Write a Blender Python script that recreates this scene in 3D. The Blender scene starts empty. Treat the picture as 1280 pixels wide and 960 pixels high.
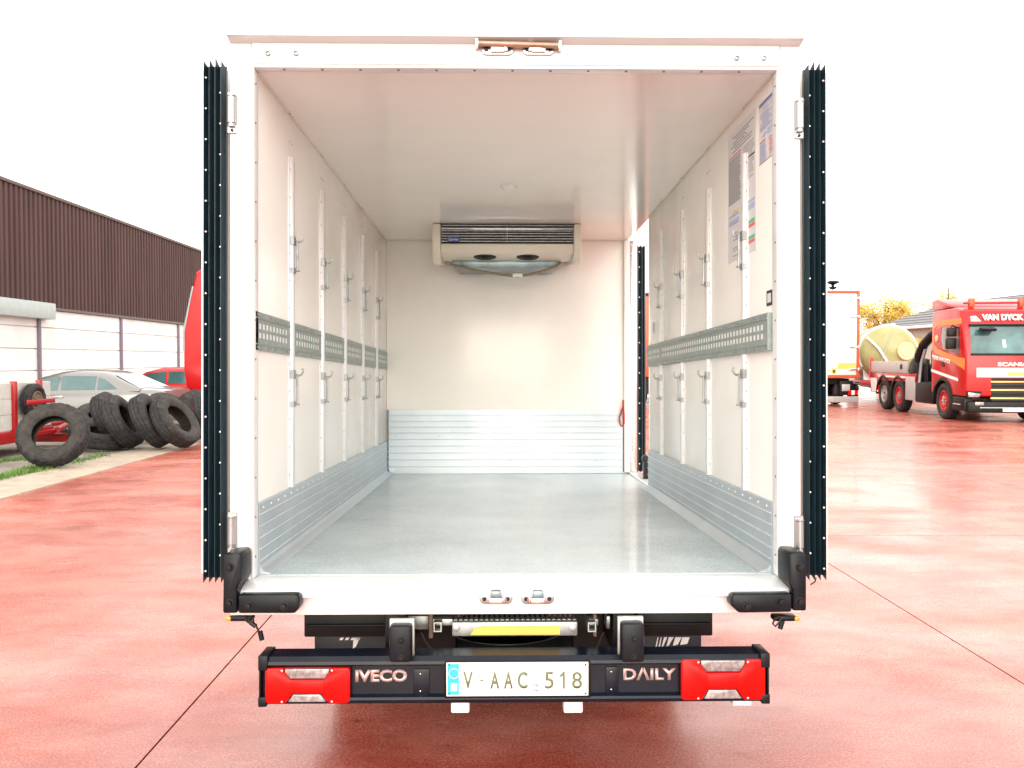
import bpy, bmesh, math, random
from mathutils import Vector, Matrix
random.seed(7)
R = math.radians
sc = bpy.context.scene
COL = sc.collection

# ---------------------------------------------------------------- camera
CAM_H = 1.68
YAW, PITCH, TRUCK_PITCH = 0.0154, 30/1040, 33/1040
cam_d = bpy.data.cameras.new('camera'); cam = bpy.data.objects.new('camera', cam_d); COL.objects.link(cam)
cam_d.sensor_width = 36; cam_d.lens = 36*1040/1280; cam_d.clip_end = 2000; cam_d.clip_start = 0.05
cam.location = (0, 0, CAM_H)
cam.rotation_euler = (math.pi/2 - math.atan(PITCH), 0, -math.atan(YAW))
sc.camera = cam

# ---------------------------------------------------------------- sky and sun (bright overcast)
SUN_EL, SUN_AZ = 14, 184                    # azimuth clockwise from +Y: behind the camera
w = bpy.data.worlds.new('World'); sc.world = w; w.use_nodes = True
nt = w.node_tree; nt.nodes.clear()
o_ = nt.nodes.new('ShaderNodeOutputWorld'); bg = nt.nodes.new('ShaderNodeBackground')
sk = nt.nodes.new('ShaderNodeTexSky'); sk.sky_type = 'NISHITA'; sk.sun_disc = False
sk.sun_elevation = R(SUN_EL); sk.sun_rotation = R(SUN_AZ); sk.dust_density = 4; sk.air_density = 1
mx = nt.nodes.new('ShaderNodeMix'); mx.data_type = 'RGBA'
mx.inputs[0].default_value = 0.88                      # cloud deck over the clear sky
mx.inputs[7].default_value = (9.4, 9.0, 8.4, 1)
nt.links.new(sk.outputs[0], mx.inputs[6]); nt.links.new(mx.outputs[2], bg.inputs[0])
bg.inputs[1].default_value = 0.07
nt.links.new(bg.outputs[0], o_.inputs[0])
sl = bpy.data.lights.new('sun', 'SUN'); sl.energy = .5; sl.angle = R(48); sl.color = (1, .96, .9)
so = bpy.data.objects.new('sun', sl); COL.objects.link(so)
so.rotation_euler = (R(90-SUN_EL), 0, R(180-SUN_AZ)); so.location = (-6, -12, 14)
sc.view_settings.view_transform = 'Standard'; sc.view_settings.look = 'None'
sc.view_settings.gamma = 1; sc.view_settings.use_curve_mapping = False
sc.view_settings.exposure = 2.12
sc.cycles.max_bounces = 12; sc.cycles.diffuse_bounces = 8; sc.cycles.glossy_bounces = 5
sc.cycles.use_denoising = True

# ---------------------------------------------------------------- materials
def mat(name, col, rough=.5, metal=0, var=.08, vscale=6, bump=0, bscale=80, spec=.5, coat=0, dirt=None, dscale=1.5, damt=.5, emit=0, rvar=0, trans=0, stretch=(1, 1, 1), pos=(.45, .7)):
    m = bpy.data.materials.new(name); m.use_nodes = True
    t = m.node_tree; n = t.nodes; L = t.links; p = n['Principled BSDF']
    p.inputs['Roughness'].default_value = rough; p.inputs['Metallic'].default_value = metal
    p.inputs['Specular IOR Level'].default_value = spec; p.inputs['Coat Weight'].default_value = coat
    p.inputs['Coat Roughness'].default_value = .08
    p.inputs['Transmission Weight'].default_value = trans
    tc = n.new('ShaderNodeTexCoord'); mp = n.new('ShaderNodeMapping'); mp.inputs['Scale'].default_value = stretch
    L.new(tc.outputs['Object'], mp.inputs[0])
    nz = n.new('ShaderNodeTexNoise'); nz.inputs['Scale'].default_value = vscale; nz.inputs['Detail'].default_value = 6
    L.new(mp.outputs[0], nz.inputs['Vector'])
    cr = n.new('ShaderNodeValToRGB'); e = cr.color_ramp.elements
    e[0].position = .3; e[1].position = .7
    e[0].color = tuple(max(0, c*(1-var)) for c in col)+(1,); e[1].color = tuple(min(1, c*(1+var)) for c in col)+(1,)
    L.new(nz.outputs[0], cr.inputs[0]); out = cr.outputs[0]
    if dirt:
        n2 = n.new('ShaderNodeTexNoise'); n2.inputs['Scale'].default_value = dscale; n2.inputs['Detail'].default_value = 9; n2.inputs['Roughness'].default_value = .65
        L.new(mp.outputs[0], n2.inputs['Vector'])
        mr = n.new('ShaderNodeMapRange'); mr.inputs[1].default_value = pos[0]; mr.inputs[2].default_value = pos[1]; mr.inputs[4].default_value = damt
        L.new(n2.outputs[0], mr.inputs[0])
        mm = n.new('ShaderNodeMix'); mm.data_type = 'RGBA'; mm.inputs[7].default_value = tuple(dirt)+(1,)
        L.new(mr.outputs[0], mm.inputs[0]); L.new(out, mm.inputs[6]); out = mm.outputs[2]
    L.new(out, p.inputs['Base Color'])
    if rvar:
        m3 = n.new('ShaderNodeMapRange'); m3.inputs[1].default_value = .3; m3.inputs[2].default_value = .7
        m3.inputs[3].default_value = max(.02, rough-rvar); m3.inputs[4].default_value = rough+rvar
        L.new(nz.outputs[0], m3.inputs[0]); L.new(m3.outputs[0], p.inputs['Roughness'])
    if bump:
        nb = n.new('ShaderNodeTexNoise'); nb.inputs['Scale'].default_value = bscale; nb.inputs['Detail'].default_value = 4
        L.new(mp.outputs[0], nb.inputs['Vector'])
        b = n.new('ShaderNodeBump'); b.inputs['Strength'].default_value = min(1, bump); b.inputs['Distance'].default_value = .01
        L.new(nb.outputs[0], b.inputs['Height']); L.new(b.outputs[0], p.inputs['Normal'])
    if emit:
        p.inputs['Emission Color'].default_value = tuple(col)+(1,); p.inputs['Emission Strength'].default_value = emit
    return m

def red_concrete():
    m = bpy.data.materials.new('wet red concrete'); m.use_nodes = True
    t = m.node_tree; n = t.nodes; L = t.links; p = n['Principled BSDF']
    ge = n.new('ShaderNodeNewGeometry')
    def noise(scale, detail, rough=.55, st=(1, 1, 1), loc=(0, 0, 0)):
        mp = n.new('ShaderNodeMapping'); mp.inputs['Scale'].default_value = st; mp.inputs['Location'].default_value = loc
        L.new(ge.outputs['Position'], mp.inputs[0])
        z = n.new('ShaderNodeTexNoise'); z.inputs['Scale'].default_value = scale; z.inputs['Detail'].default_value = detail
        z.inputs['Roughness'].default_value = rough; L.new(mp.outputs[0], z.inputs['Vector']); return z.outputs[0]
    def rng(src, a, b, c, d):
        r = n.new('ShaderNodeMapRange'); r.inputs[1].default_value = a; r.inputs[2].default_value = b
        r.inputs[3].default_value = c; r.inputs[4].default_value = d; L.new(src, r.inputs[0]); return r.outputs[0]
    def mix(f, a, b, mode='MIX'):
        x = n.new('ShaderNodeMix'); x.data_type = 'RGBA'; x.blend_type = mode
        for s, i in ((f, 0), (a, 6), (b, 7)):
            if isinstance(s, (float, int)): x.inputs[i].default_value = s
            elif isinstance(s, tuple): x.inputs[i].default_value = s+(1,)
            else: L.new(s, x.inputs[i])
        return x.outputs[2]
    big = noise(.55, 8, .62, (1, 1.5, 1)); mid = noise(2.3, 8, .65, (.7, 1.2, 1), (3, 1, 0)); fine = noise(95, 3, .7); grit = noise(38, 5, .75)
    c = mix(rng(mid, .38, .62, 0, 1), (.39, .056, .034), (.52, .145, .105))
    c = mix(rng(big, .50, .70, 0, .6), c, (.54, .33, .28))
    c = mix(rng(grit, .50, .66, 0, .45), c, (.56, .27, .19))
    c = mix(rng(fine, .52, .62, 0, .6), c, (.70, .34, .25))
    c = mix(rng(fine, .47, .37, 0, .75), c, (.16, .018, .012))
    stain = noise(1.6, 9, .7, (.5, 1.6, 1), (21, 7, 0))
    c = mix(rng(stain, .57, .68, 0, .55), c, (.17, .022, .016))
    spot = noise(5.5, 4, .6, (1, 1, 1), (2, 17, 0))
    c = mix(rng(spot, .66, .72, 0, .45), c, (.09, .03, .025))
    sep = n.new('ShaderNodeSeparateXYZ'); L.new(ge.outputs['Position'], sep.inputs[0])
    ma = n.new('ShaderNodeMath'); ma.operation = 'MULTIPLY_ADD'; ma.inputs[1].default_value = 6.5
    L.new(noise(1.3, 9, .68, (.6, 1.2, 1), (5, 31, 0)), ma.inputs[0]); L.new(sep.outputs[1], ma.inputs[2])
    wet_shade = rng(ma.outputs[0], 8.1, 6.6, 0, 1)            # shade and dark reflection under the van painted into the wet near ground
    c = mix(wet_shade, c, mix(.45, c, (.17, .009, .004)))
    L.new(c, p.inputs['Base Color'])
    wet = noise(.8, 6, .6, (.8, 1.3, 1), (9, 4, 0))
    L.new(rng(wet, .38, .66, .20, .42), p.inputs['Roughness'])
    p.inputs['Specular IOR Level'].default_value = .5
    L.new(rng(wet, .62, .40, .02, .28), p.inputs['Coat Weight']); p.inputs['Coat Roughness'].default_value = .13
    b = n.new('ShaderNodeBump'); b.inputs['Strength'].default_value = .38; b.inputs['Distance'].default_value = .005
    L.new(grit, b.inputs['Height']); L.new(b.outputs[0], p.inputs['Normal'])
    return m

M = {}
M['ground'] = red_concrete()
M['joint'] = mat('joint filler', (.06, .035, .03), .9)
M['white'] = mat('white body paint', (.80, .78, .755), .28, var=.015, vscale=3, coat=.3)
M['liner'] = mat('cream gelcoat liner', (.875, .865, .825), .22, var=.02, vscale=2.5, bump=.06, bscale=14, rvar=.05, dirt=(.75, .72, .65), dscale=1.1, damt=.3, pos=(.50, .78))
M['ceil'] = mat('cream gelcoat ceiling', (.865, .85, .80), .13, var=.02, vscale=2.5, bump=.04, bscale=10, rvar=.03)
M['alu'] = mat('brushed aluminium', (.47, .54, .59), .40, metal=.5, var=.07, vscale=2.5, rvar=.06, dirt=(.60, .64, .66), dscale=3, damt=.5)
M['alu_white'] = mat('pale aluminium', (.83, .84, .85), .3, metal=.3, var=.03)
M['floor'] = mat('grey anti slip floor', (.43, .515, .53), .23, var=.12, vscale=150, bump=.45, bscale=170, dirt=(.64, .72, .77), dscale=1.2, damt=.8, pos=(.36, .66), rvar=.05, spec=.6, coat=.2)
M['track'] = mat('galvanised track', (.27, .335, .325), .45, metal=.3, var=.10, vscale=30, dirt=(.5, .55, .52), dscale=20, damt=.3)
M['steel'] = mat('stainless steel', (.70, .70, .71), .22, metal=1, var=.05)
M['hook'] = mat('dull zinc hook', (.36, .39, .40), .38, metal=.7, var=.2, vscale=25)
M['gutter'] = mat('grey gutter profile', (.64, .67, .69), .4, metal=.2, var=.03)
M['hinge'] = mat('hinge steel', (.42, .42, .43), .28, metal=.85, var=.1)
M['copper'] = mat('rusted round bar', (.42, .27, .20), .5, metal=.6, var=.3, vscale=14)
M['rubber'] = mat('black rubber', (.0045, .0065, .010), .36, var=.3, vscale=20, bump=.08, bscale=200, spec=.25, dirt=(.02, .02, .022), dscale=9, damt=.4)
M['gasket'] = mat('blue black gasket rubber', (.012, .030, .042), .33, var=.2, vscale=12)
M['black'] = mat('black chassis paint', (.005, .0055, .006), .45, var=.3, vscale=12, dirt=(.024, .021, .019), dscale=5, damt=.4, spec=.25)
M['bar'] = mat('black light bar paint', (.0040, .0065, .014), .26, var=.2, vscale=8, dirt=(.022, .023, .028), dscale=5, damt=.35, spec=.28)
M['zinc'] = mat('zinc plated steel', (.42, .45, .44), .4, metal=.7, var=.2, vscale=25)
M['redlens'] = mat('red lens', (.62, .003, .002), .3, var=.05, spec=.22)
M['reflex'] = mat('red reflector', (.50, .003, .002), .3, var=.3, vscale=220, spec=.25)
M['clear'] = mat('clear lens', (.33, .29, .29), .16, metal=.35, var=.4, vscale=60, coat=.4)
M['amber'] = mat('amber lens', (.9, .32, .02), .2, var=.05, coat=.5)
M['plate'] = mat('number plate white', (.86, .87, .83), .3, var=.01)
M['cyan'] = mat('plate blue band', (.04, .42, .55), .3, var=.02)
M['plate_txt'] = mat('plate lettering', (.15, .17, .09), .5)
M['badge'] = mat('badge metal', (.60, .43, .40), .3, metal=.4, var=.05)
M['blue'] = mat('badge blue', (.012, .04, .32), .3)
M['yellow'] = mat('yellow sticker', (.74, .50, .10), .5, var=.06)
M['paper'] = mat('pale sticker film', (.72, .72, .73), .35, var=.02)
M['ink_grey'] = mat('grey print', (.27, .28, .30), .5)
M['ink_blue'] = mat('blue print', (.16, .25, .55), .5)
M['ink_lblue'] = mat('pale blue print', (.44, .50, .70), .5)
M['ink_red'] = mat('red print', (.72, .16, .15), .5)
M['ink_green'] = mat('green print', (.12, .48, .26), .5)
M['ink_yel'] = mat('yellow print', (.75, .62, .15), .5)
M['ink_black'] = mat('black print', (.02, .02, .025), .5)
M['evap'] = mat('cream evaporator plastic', (.74, .70, .60), .35, var=.02)
M['dark'] = mat('dark cavity', (.014, .014, .015), .6)
M['fin'] = mat('grey coil fins', (.30, .31, .31), .35, metal=.7, var=.3, vscale=40)
M['tray'] = mat('blue grey tray', (.22, .30, .32), .3, metal=.5, var=.35, vscale=9)
M['hose'] = mat('brown drain hose', (.26, .21, .14), .5, var=.15)
M['strap'] = mat('red strap', (.45, .012, .012), .6)
M['tyre'] = mat('worn tyre rubber', (.018, .018, .020), .7, var=.3, vscale=9, spec=.3, dirt=(.075, .068, .062), dscale=14, damt=.6, bump=.3, bscale=60)
M['tyre_wall'] = mat('dusty tyre sidewall', (.030, .027, .025), .7, var=.3, vscale=9, spec=.3, dirt=(.085, .072, .06), dscale=7, damt=.6, bump=.2, bscale=40)
M['clad'] = mat('brown steel cladding', (.074, .036, .035), .6, var=.2, vscale=2.2, spec=.25, stretch=(1, 1, .12), dirt=(.10, .06, .05), dscale=1.5, damt=.4)
M['trim'] = mat('dark roof trim', (.10, .075, .065), .5)
M['panel'] = mat('white concrete panel', (.85, .84, .83), .8, var=.06, vscale=1.2, bump=.2, bscale=25, dirt=(.58, .55, .52), dscale=.9, damt=.4)
M['post'] = mat('grey violet post', (.19, .15, .20), .6)
M['header'] = mat('grey green sheet', (.40, .47, .46), .5, var=.06)
M['strip'] = mat('beige concrete strip', (.42, .34, .27), .85, var=.14, vscale=5, bump=.3, bscale=60, dirt=(.2, .17, .13), dscale=2, damt=.5)
M['pave'] = mat('grey concrete apron', (.28, .25, .21), .85, var=.2, vscale=2, bump=.3, bscale=40, dirt=(.10, .085, .06), dscale=1.1, damt=.7)
M['grass'] = mat('grass blades', (.10, .21, .025), .6, var=.45, vscale=4)
M['silver'] = mat('silver car paint', (.21, .205, .20), .3, metal=.5, var=.02, coat=.8)
M['red'] = mat('red lorry paint', (.43, .004, .006), .3, var=.03, coat=.25, spec=.35)
M['redtr'] = mat('red trailer paint', (.38, .006, .010), .4, var=.1, vscale=6, dirt=(.25, .02, .015), dscale=4, damt=.4)
M['orange_red'] = mat('orange red paint', (.58, .085, .025), .4, var=.04)
M['orange'] = mat('orange stripe', (.78, .21, .015), .35, coat=.2)
M['glass'] = mat('tinted glass', (.045, .11, .115), .05, var=.3, vscale=2.5, coat=1)
M['glass_l'] = mat('windscreen glass', (.06, .14, .145), .05, var=.5, vscale=2.0, coat=1)
M['glass_r'] = mat('rear screen glass', (.40, .44, .46), .06, var=.1, vscale=2, coat=1)
M['chrome'] = mat('chrome', (.8, .8, .8), .12, metal=1, var=.02)
M['board'] = mat('grey dropside board', (.46, .46, .45), .5, metal=.3, var=.06, vscale=4)
M['boardw'] = mat('weathered white boards', (.55, .54, .51), .7, var=.1, vscale=5, dirt=(.34, .32, .28), dscale=3, damt=.5)
M['rim'] = mat('grey rim', (.36, .35, .33), .4, metal=.5, var=.15, vscale=15)
M['rust'] = mat('rusty rim', (.22, .15, .11), .7, metal=.2, var=.3, vscale=20)
M['olive'] = mat('olive tank plastic', (.36, .34, .15), .38, var=.14, vscale=2.5, dirt=(.26, .24, .09), dscale=1.4, damt=.6)
M['olive_l'] = mat('pale manhole plastic', (.56, .53, .30), .45, var=.06)
M['wpaint'] = mat('white enamel', (.82, .82, .80), .35, var=.03)
M['trailer'] = mat('white trailer door', (.83, .81, .77), .3, var=.02)
M['slate'] = mat('grey roof tile', (.17, .17, .18), .7, var=.15, vscale=4)
M['render_w'] = mat('beige render', (.50, .46, .40), .85, var=.06)
M['bark'] = mat('bark', (.10, .075, .05), .9, var=.3, vscale=8)
M['leaf'] = mat('autumn leaf', (.56, .38, .06), .6, var=.45, vscale=1.1)
M['gold'] = mat('gold grille bar', (.75, .45, .16), .3, metal=.4)
M['cable'] = mat('black cable', (.02, .02, .02), .5)

# ---------------------------------------------------------------- mesh helpers
class B:
    def __init__(s): s.bm = bmesh.new(); s.mi = 0
    def face(s, pts):
        f = s.bm.faces.new([s.bm.verts.new(p) for p in pts]); f.material_index = s.mi; return f
    def box(s, x0, x1, y0, y1, z0, z1, mtx=None):
        x0, x1 = min(x0, x1), max(x0, x1); y0, y1 = min(y0, y1), max(y0, y1); z0, z1 = min(z0, z1), max(z0, z1)
        v = [Vector((x, y, z)) for x in (x0, x1) for y in (y0, y1) for z in (z0, z1)]
        if mtx: v = [mtx @ p for p in v]
        v = [s.bm.verts.new(p) for p in v]
        for q in ((0, 1, 3, 2), (4, 6, 7, 5), (0, 4, 5, 1), (2, 3, 7, 6), (0, 2, 6, 4), (1, 5, 7, 3)):
            s.bm.faces.new([v[i] for i in q]).material_index = s.mi
        return s
    def prism(s, pts, axis, a0, a1):
        def P(p, a): return {'x': (a, p[0], p[1]), 'y': (p[0], a, p[1]), 'z': (p[0], p[1], a)}[axis]
        lo = [s.bm.verts.new(P(p, a0)) for p in pts]; hi = [s.bm.verts.new(P(p, a1)) for p in pts]
        n = len(pts)
        s.bm.faces.new(lo).material_index = s.mi; s.bm.faces.new(hi[::-1]).material_index = s.mi
        for i in range(n): s.bm.faces.new((lo[i], hi[i], hi[(i+1) % n], lo[(i+1) % n])).material_index = s.mi
        return s
    def rings(s, rs, closed=True, caps=True):
        vs = [[s.bm.verts.new(p) for p in r] for r in rs]; n = len(vs[0])
        for a, b in zip(vs, vs[1:]):
            for i in range(n if closed else n-1):
                s.bm.faces.new((a[i], a[(i+1) % n], b[(i+1) % n], b[i])).material_index = s.mi
        if caps and closed:
            s.bm.faces.new(vs[0][::-1]).material_index = s.mi; s.bm.faces.new(vs[-1]).material_index = s.mi
        return s
    def tube(s, pts, r, n=10, r1=None):
        pts = [Vector(p) for p in pts]; rs = []
        up = None
        for i, p in enumerate(pts):
            d = (pts[min(i+1, len(pts)-1)]-pts[max(i-1, 0)]).normalized()
            if up is None: up = d.orthogonal().normalized()
            up = (up-d*up.dot(d)).normalized(); v = d.cross(up)
            rr = r if r1 is None else r+(r1-r)*i/max(1, len(pts)-1)
            rs.append([p+(up*math.cos(a)+v*math.sin(a))*rr for a in [2*math.pi*k/n for k in range(n)]])
        return s.rings(rs)
    def lathe(s, prof, c=(0, 0, 0), axis=(0, 0, 1), n=32, caps=True, loop=False):
        ax = Vector(axis).normalized(); u = ax.orthogonal().normalized(); v = ax.cross(u); c = Vector(c)
        rs = [[c+ax*h+(u*math.cos(2*math.pi*k/n)+v*math.sin(2*math.pi*k/n))*max(r, 1e-4) for k in range(n)] for r, h in prof]
        if loop: rs.append(rs[0])
        s.rings(rs, caps=caps and not loop)
        if loop: bmesh.ops.remove_doubles(s.bm, verts=s.bm.verts[:], dist=1e-5)
        return s
    def build(s, name, m, parent=None, bevel=0, seg=2, smooth=40, kind=None, label=None):
        bm = s.bm
        bmesh.ops.recalc_face_normals(bm, faces=bm.faces[:])
        if bevel:
            ed = [e for e in bm.edges if len(e.link_faces) == 2 and e.calc_face_angle(0) > R(25)]
            bmesh.ops.bevel(bm, geom=ed, offset=bevel, segments=seg, affect='EDGES', profile=.5, clamp_overlap=True)
        me = bpy.data.meshes.new(name); bm.to_mesh(me); bm.free()
        for x in (m if isinstance(m, (list, tuple)) else [m]): me.materials.append(M[x] if isinstance(x, str) else x)
        for p in me.polygons: p.use_smooth = True
        me.set_sharp_from_angle(angle=R(smooth))
        return link(name, me, parent, kind, label)
def link(name, me, parent=None, kind=None, label=None):
    o = bpy.data.objects.new(name, me); COL.objects.link(o)
    if parent: o.parent = parent
    if kind: o['kind'] = kind
    if label: o['label'] = label
    return o
def thing(name, label, cat, loc=(0, 0, 0), rot=(0, 0, 0), group=None):
    o = bpy.data.objects.new(name, None); COL.objects.link(o); o.empty_display_size = .2
    o.location = loc; o.rotation_euler = rot; return tag(o, label, cat, group)
def tag(o, label, cat, group=None):
    o['label'] = label; o['category'] = cat
    if group: o['group'] = group
    return o
def dup(o, parent=None, loc=None):
    c = o.copy(); COL.objects.link(c)
    if parent: c.parent = parent
    if loc is not None: c.location = loc
    for ch in list(o.children): dup(ch, c)
    return c
def text(s, wd, ht, name, m, parent, mtx, depth=.002, bold=.02, shear=0):
    """lettering laid in its local XZ plane facing -Y, fitted to wd x ht"""
    cu = bpy.data.curves.new(name, 'FONT'); cu.body = s; cu.offset = bold; cu.shear = shear; cu.resolution_u = 3
    t = bpy.data.objects.new(name, cu); COL.objects.link(t)
    dg = bpy.context.evaluated_depsgraph_get(); me = bpy.data.meshes.new_from_object(t.evaluated_get(dg))
    bpy.data.objects.remove(t)
    xs = [v.co.x for v in me.vertices]; ys = [v.co.y for v in me.vertices]
    a, b, c, d = min(xs), max(xs), min(ys), max(ys)
    bm = bmesh.new(); bm.from_mesh(me)
    g = bmesh.ops.extrude_face_region(bm, geom=bm.faces[:])
    bmesh.ops.translate(bm, verts=[v for v in g['geom'] if isinstance(v, bmesh.types.BMVert)], vec=(0, 0, 1))
    zs = [v.co.z for v in bm.verts]; z1 = max(zs)
    for v in bm.verts:
        x, y, z = v.co; v.co = mtx @ Vector(((x-a)/(b-a)*wd, -z/z1*depth, (y-c)/(d-c)*ht))
    bmesh.ops.recalc_face_normals(bm, faces=bm.faces[:])
    me2 = bpy.data.meshes.new(name); bm.to_mesh(me2); bm.free(); me2.materials.append(M[m]); 
    return link(name, me2, parent)
T = Matrix.Translation
def RZ(a): return Matrix.Rotation(a, 4, 'Z')
def RXm(a): return Matrix.Rotation(a, 4, 'X')
def RYm(a): return Matrix.Rotation(a, 4, 'Y')

# ================================================================ SETTING
g = B(); g.box(-600, 600, -60, 900, -.4, -.014)
ground = g.build('ground', 'joint', kind='structure')
xs = [-6.0, -5.62, -1.5, 2.72, 6.86, 11.1, 15.3, 19.6, 23.9, 28.2, 32.5]
yl = {0: 8.7, 1: 8.6, 2: 8.2, 3: 7.86, 4: 7.8}
for i, (a, b) in enumerate(zip(xs, xs[1:])):
    y0 = yl.get(i, 7.8); ys = [y0-12.4, y0, y0+12.4, y0+24.8, y0+37.2, y0+49.6]
    if i in (0,): ys = [ys[0], ys[2], ys[4]]
    for c, d in zip(ys, ys[1:]):
        q = B(); q.box(a+.005, b-.005, c+.005, d-.005, -.03, 0)
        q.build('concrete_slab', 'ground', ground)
q = B(); q.box(-6.0, 120, 57.5, 400, -.03, -.002); q.build('far_yard', 'ground', ground)
q = B(); q.box(32.51, 120, -30, 57.4, -.03, -.002); q.build('side_yard', 'ground', ground)
# beige edging strip in lengths, worn apron behind it
ks = [-3, 2, 7, 12, 17, 22, 27, 32, 37, 45]
for a, b in zip(ks, ks[1:]):
    q = B(); q.box(-6.86, -6.01, a+.006, b-.006, -.03, .012); q.build('edging_strip', 'strip', ground, bevel=.006, seg=1)
q = B(); q.box(-14.2, -6.88, -10, 60, -.03, .004); q.build('apron', 'pave', kind='structure')

# grass tufts along the edging
def grass():
    b = B(); rnd = random.Random(3)
    for k in range(5200):
        u = rnd.random()
        if u < .62: cx, cy = rnd.gauss(-7.12, .10), rnd.uniform(9.5, 13.6)
        elif u < .8: cx, cy = rnd.gauss(-6.95, .12), rnd.uniform(12.2, 15.2)
        else: cx, cy = rnd.uniform(-8.3, -7.4), rnd.gauss(13.9, .3)
        if math.sin(cx*9+cy*2.3)+math.sin(cy*4.1) < -.5: continue
        h = rnd.uniform(.02, .075); a = rnd.uniform(0, 6.28); wv = .006
        dx, dy = math.cos(a), math.sin(a); l = rnd.uniform(.2, .9)*h
        p = Vector((cx, cy, .003))
        b.face([p+Vector((-dy*wv, dx*wv, 0)), p+Vector((dy*wv, -dx*wv, 0)), p+Vector((dx*l, dy*l, h))])
    o = b.build('grass', 'grass', kind='stuff'); o['label'] = 'bright green grass growing between concrete strip and apron'; o['category'] = 'grass'
grass()

# ---------------------------------------------------------------- warehouse on the left
wh = thing('warehouse', 'long warehouse with brown ribbed cladding above white concrete panels', 'warehouse', (-14, 30, 0))
Y0, Y1 = -14, 55                                   # along the wall, relative to its origin
zt, zb = 6.72, 3.30
b = B(); pts = []; y = Y0
while y < Y1:
    pts += [(0.0, y), (0.0, y+.10), (.045, y+.125), (.045, y+.225)]; y += .25
vs0 = [b.bm.verts.new((p[0], p[1], zb)) for p in pts]; vs1 = [b.bm.verts.new((p[0], p[1], zt)) for p in pts]
for i in range(len(pts)-1): b.bm.faces.new((vs0[i], vs0[i+1], vs1[i+1], vs1[i]))
b.build('cladding', 'clad', wh, smooth=10)
b = B(); b.box(-9, .09, Y0, Y1, zt, zt+.11); b.build('roof_edge', 'trim', wh, bevel=.02)
b = B(); b.box(-.06, .07, Y0, Y1, zb-.06, zb+.02); b.build('flashing', 'trim', wh)
b = B(); b.box(-8.5, -.1, Y0, Y1, 0, zt-.02); b.build('inner_wall', 'panel', wh)
py = [D-30 for D in (14.5, 20.05, 25.55, 31.05, 36.55, 42.05, 47.5, 53)]
pz = [0.0, .70, 1.36, 2.02, 2.68, 3.24]
for a, c in zip(py, py[1:]):
    for z0, z1 in zip(pz, pz[1:]):
        q = B(); q.box(-.14, -.02-random.random()*.012, a+.05, c-.05, z0+.012, z1-.012); q.build('concrete_panel', 'panel', wh, bevel=.008, seg=1)
for a in py:
    q = B(); q.box(-.12, .05, a-.06, a+.06, 0, 3.24); q.build('post', 'post', wh)
q = B(); q.box(.0, .30, Y0, 26.0-30, 2.93, 3.42); q.build('door_header', 'header', wh, bevel=.02)

# ---------------------------------------------------------------- tyres
def tyre_mesh(name, Rr, Wd, rin, seg=56):
    """closed hollow tyre section, tread blocks cut into the shoulders"""
    h = Wd/2
    P = [(rin, -h*.62), (rin+.02, -h*.80), ((rin+Rr)/2, -h*1.0), (Rr-.07, -h*.95), (Rr-.02, -h*.80),
         (Rr, -h*.62), (Rr, -h*.50), (Rr-.014, -h*.47), (Rr-.014, -h*.40), (Rr, -h*.37), (Rr, -h*.13), (Rr-.014, -h*.10), (Rr-.014, h*.10), (Rr, h*.13), (Rr, h*.37),
         (Rr-.014, h*.40), (Rr-.014, h*.47), (Rr, h*.50), (Rr, h*.62),
         (Rr-.02, h*.80), (Rr-.07, h*.95), ((rin+Rr)/2, h*1.0), (rin+.02, h*.80), (rin, h*.62),
         (rin+.025, h*.55), ((rin+Rr)/2, h*.82), (Rr-.06, h*.6), (Rr-.06, -h*.6), ((rin+Rr)/2, -h*.82), (rin+.025, -h*.55)]
    bm = bmesh.new(); n = seg*2; vs = []
    for k in range(n):
        a = 2*math.pi*k/n; notch = .010 if (k % 4) < 1 else 0
        ring = []
        for j, (r, y) in enumerate(P):
            if j in (4, 5, 6, 17, 18, 19): r -= notch
            ring.append(bm.verts.new((r*math.cos(a), y, r*math.sin(a))))
        vs.append(ring)
    m = len(P)
    for k in range(n):
        for j in range(m):
            f = bm.faces.new((vs[k][j], vs[k][(j+1) % m], vs[(k+1) % n][(j+1) % m], vs[(k+1) % n][j]))
            f.material_index = 0 if 3 <= j <= 19 else 1; f.smooth = True
    bmesh.ops.recalc_face_normals(bm, faces=bm.faces[:])
    me = bpy.data.meshes.new(name); bm.to_mesh(me); bm.free()
    me.materials.append(M['tyre']); me.materials.append(M['tyre_wall']); me.set_sharp_from_angle(angle=R(38))
    return me
big_tyre = tyre_mesh('tyre', .53, .32, .29)
def tyre(label, loc, axis, spin=0, s=1.0):
    o = link('tyre', big_tyre); ax = Vector(axis).normalized()
    o.rotation_mode = 'QUATERNION'
    q = Vector((0, 1, 0)).rotation_difference(ax); o.rotation_quaternion = q @ Vector((0, 1, 0)).rotation_difference(Vector((0, 1, 0)))
    s = s*random.uniform(.95, 1.03); o.scale = (s, s*random.uniform(.9, 1.08), s)
    ext = .53*s*math.sqrt(max(0, 1-ax.z**2))+.155*s*abs(ax.z)      # lowest point below the centre
    o.location = (loc[0], loc[1], loc[2]+ext-.008)
    tag(o, label, 'tyre', 'old lorry tyres dumped beside the yard'); return o
tyre('big worn lorry tyre leaning back alone, its hole showing a red drawbar', (-6.95, 13.05, 0), (.16, -.86, .48))
tyre('lorry tyre slumped behind the big leaning one, below the saloon windows', (-7.85, 16.6, .10), (.35, -.35, .87))
tyre('lorry tyre at left end of the leaning row, partly behind the next', (-7.45, 16.1, .02), (.88, .05, .42))
tyre('second upright leaning tyre of the row, tread towards the yard', (-7.02, 15.6, .01), (.87, .08, .46))
tyre('middle tyre of the leaning row, tread facing the red concrete', (-6.52, 15.65, .01), (.87, .04, .46))
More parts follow.
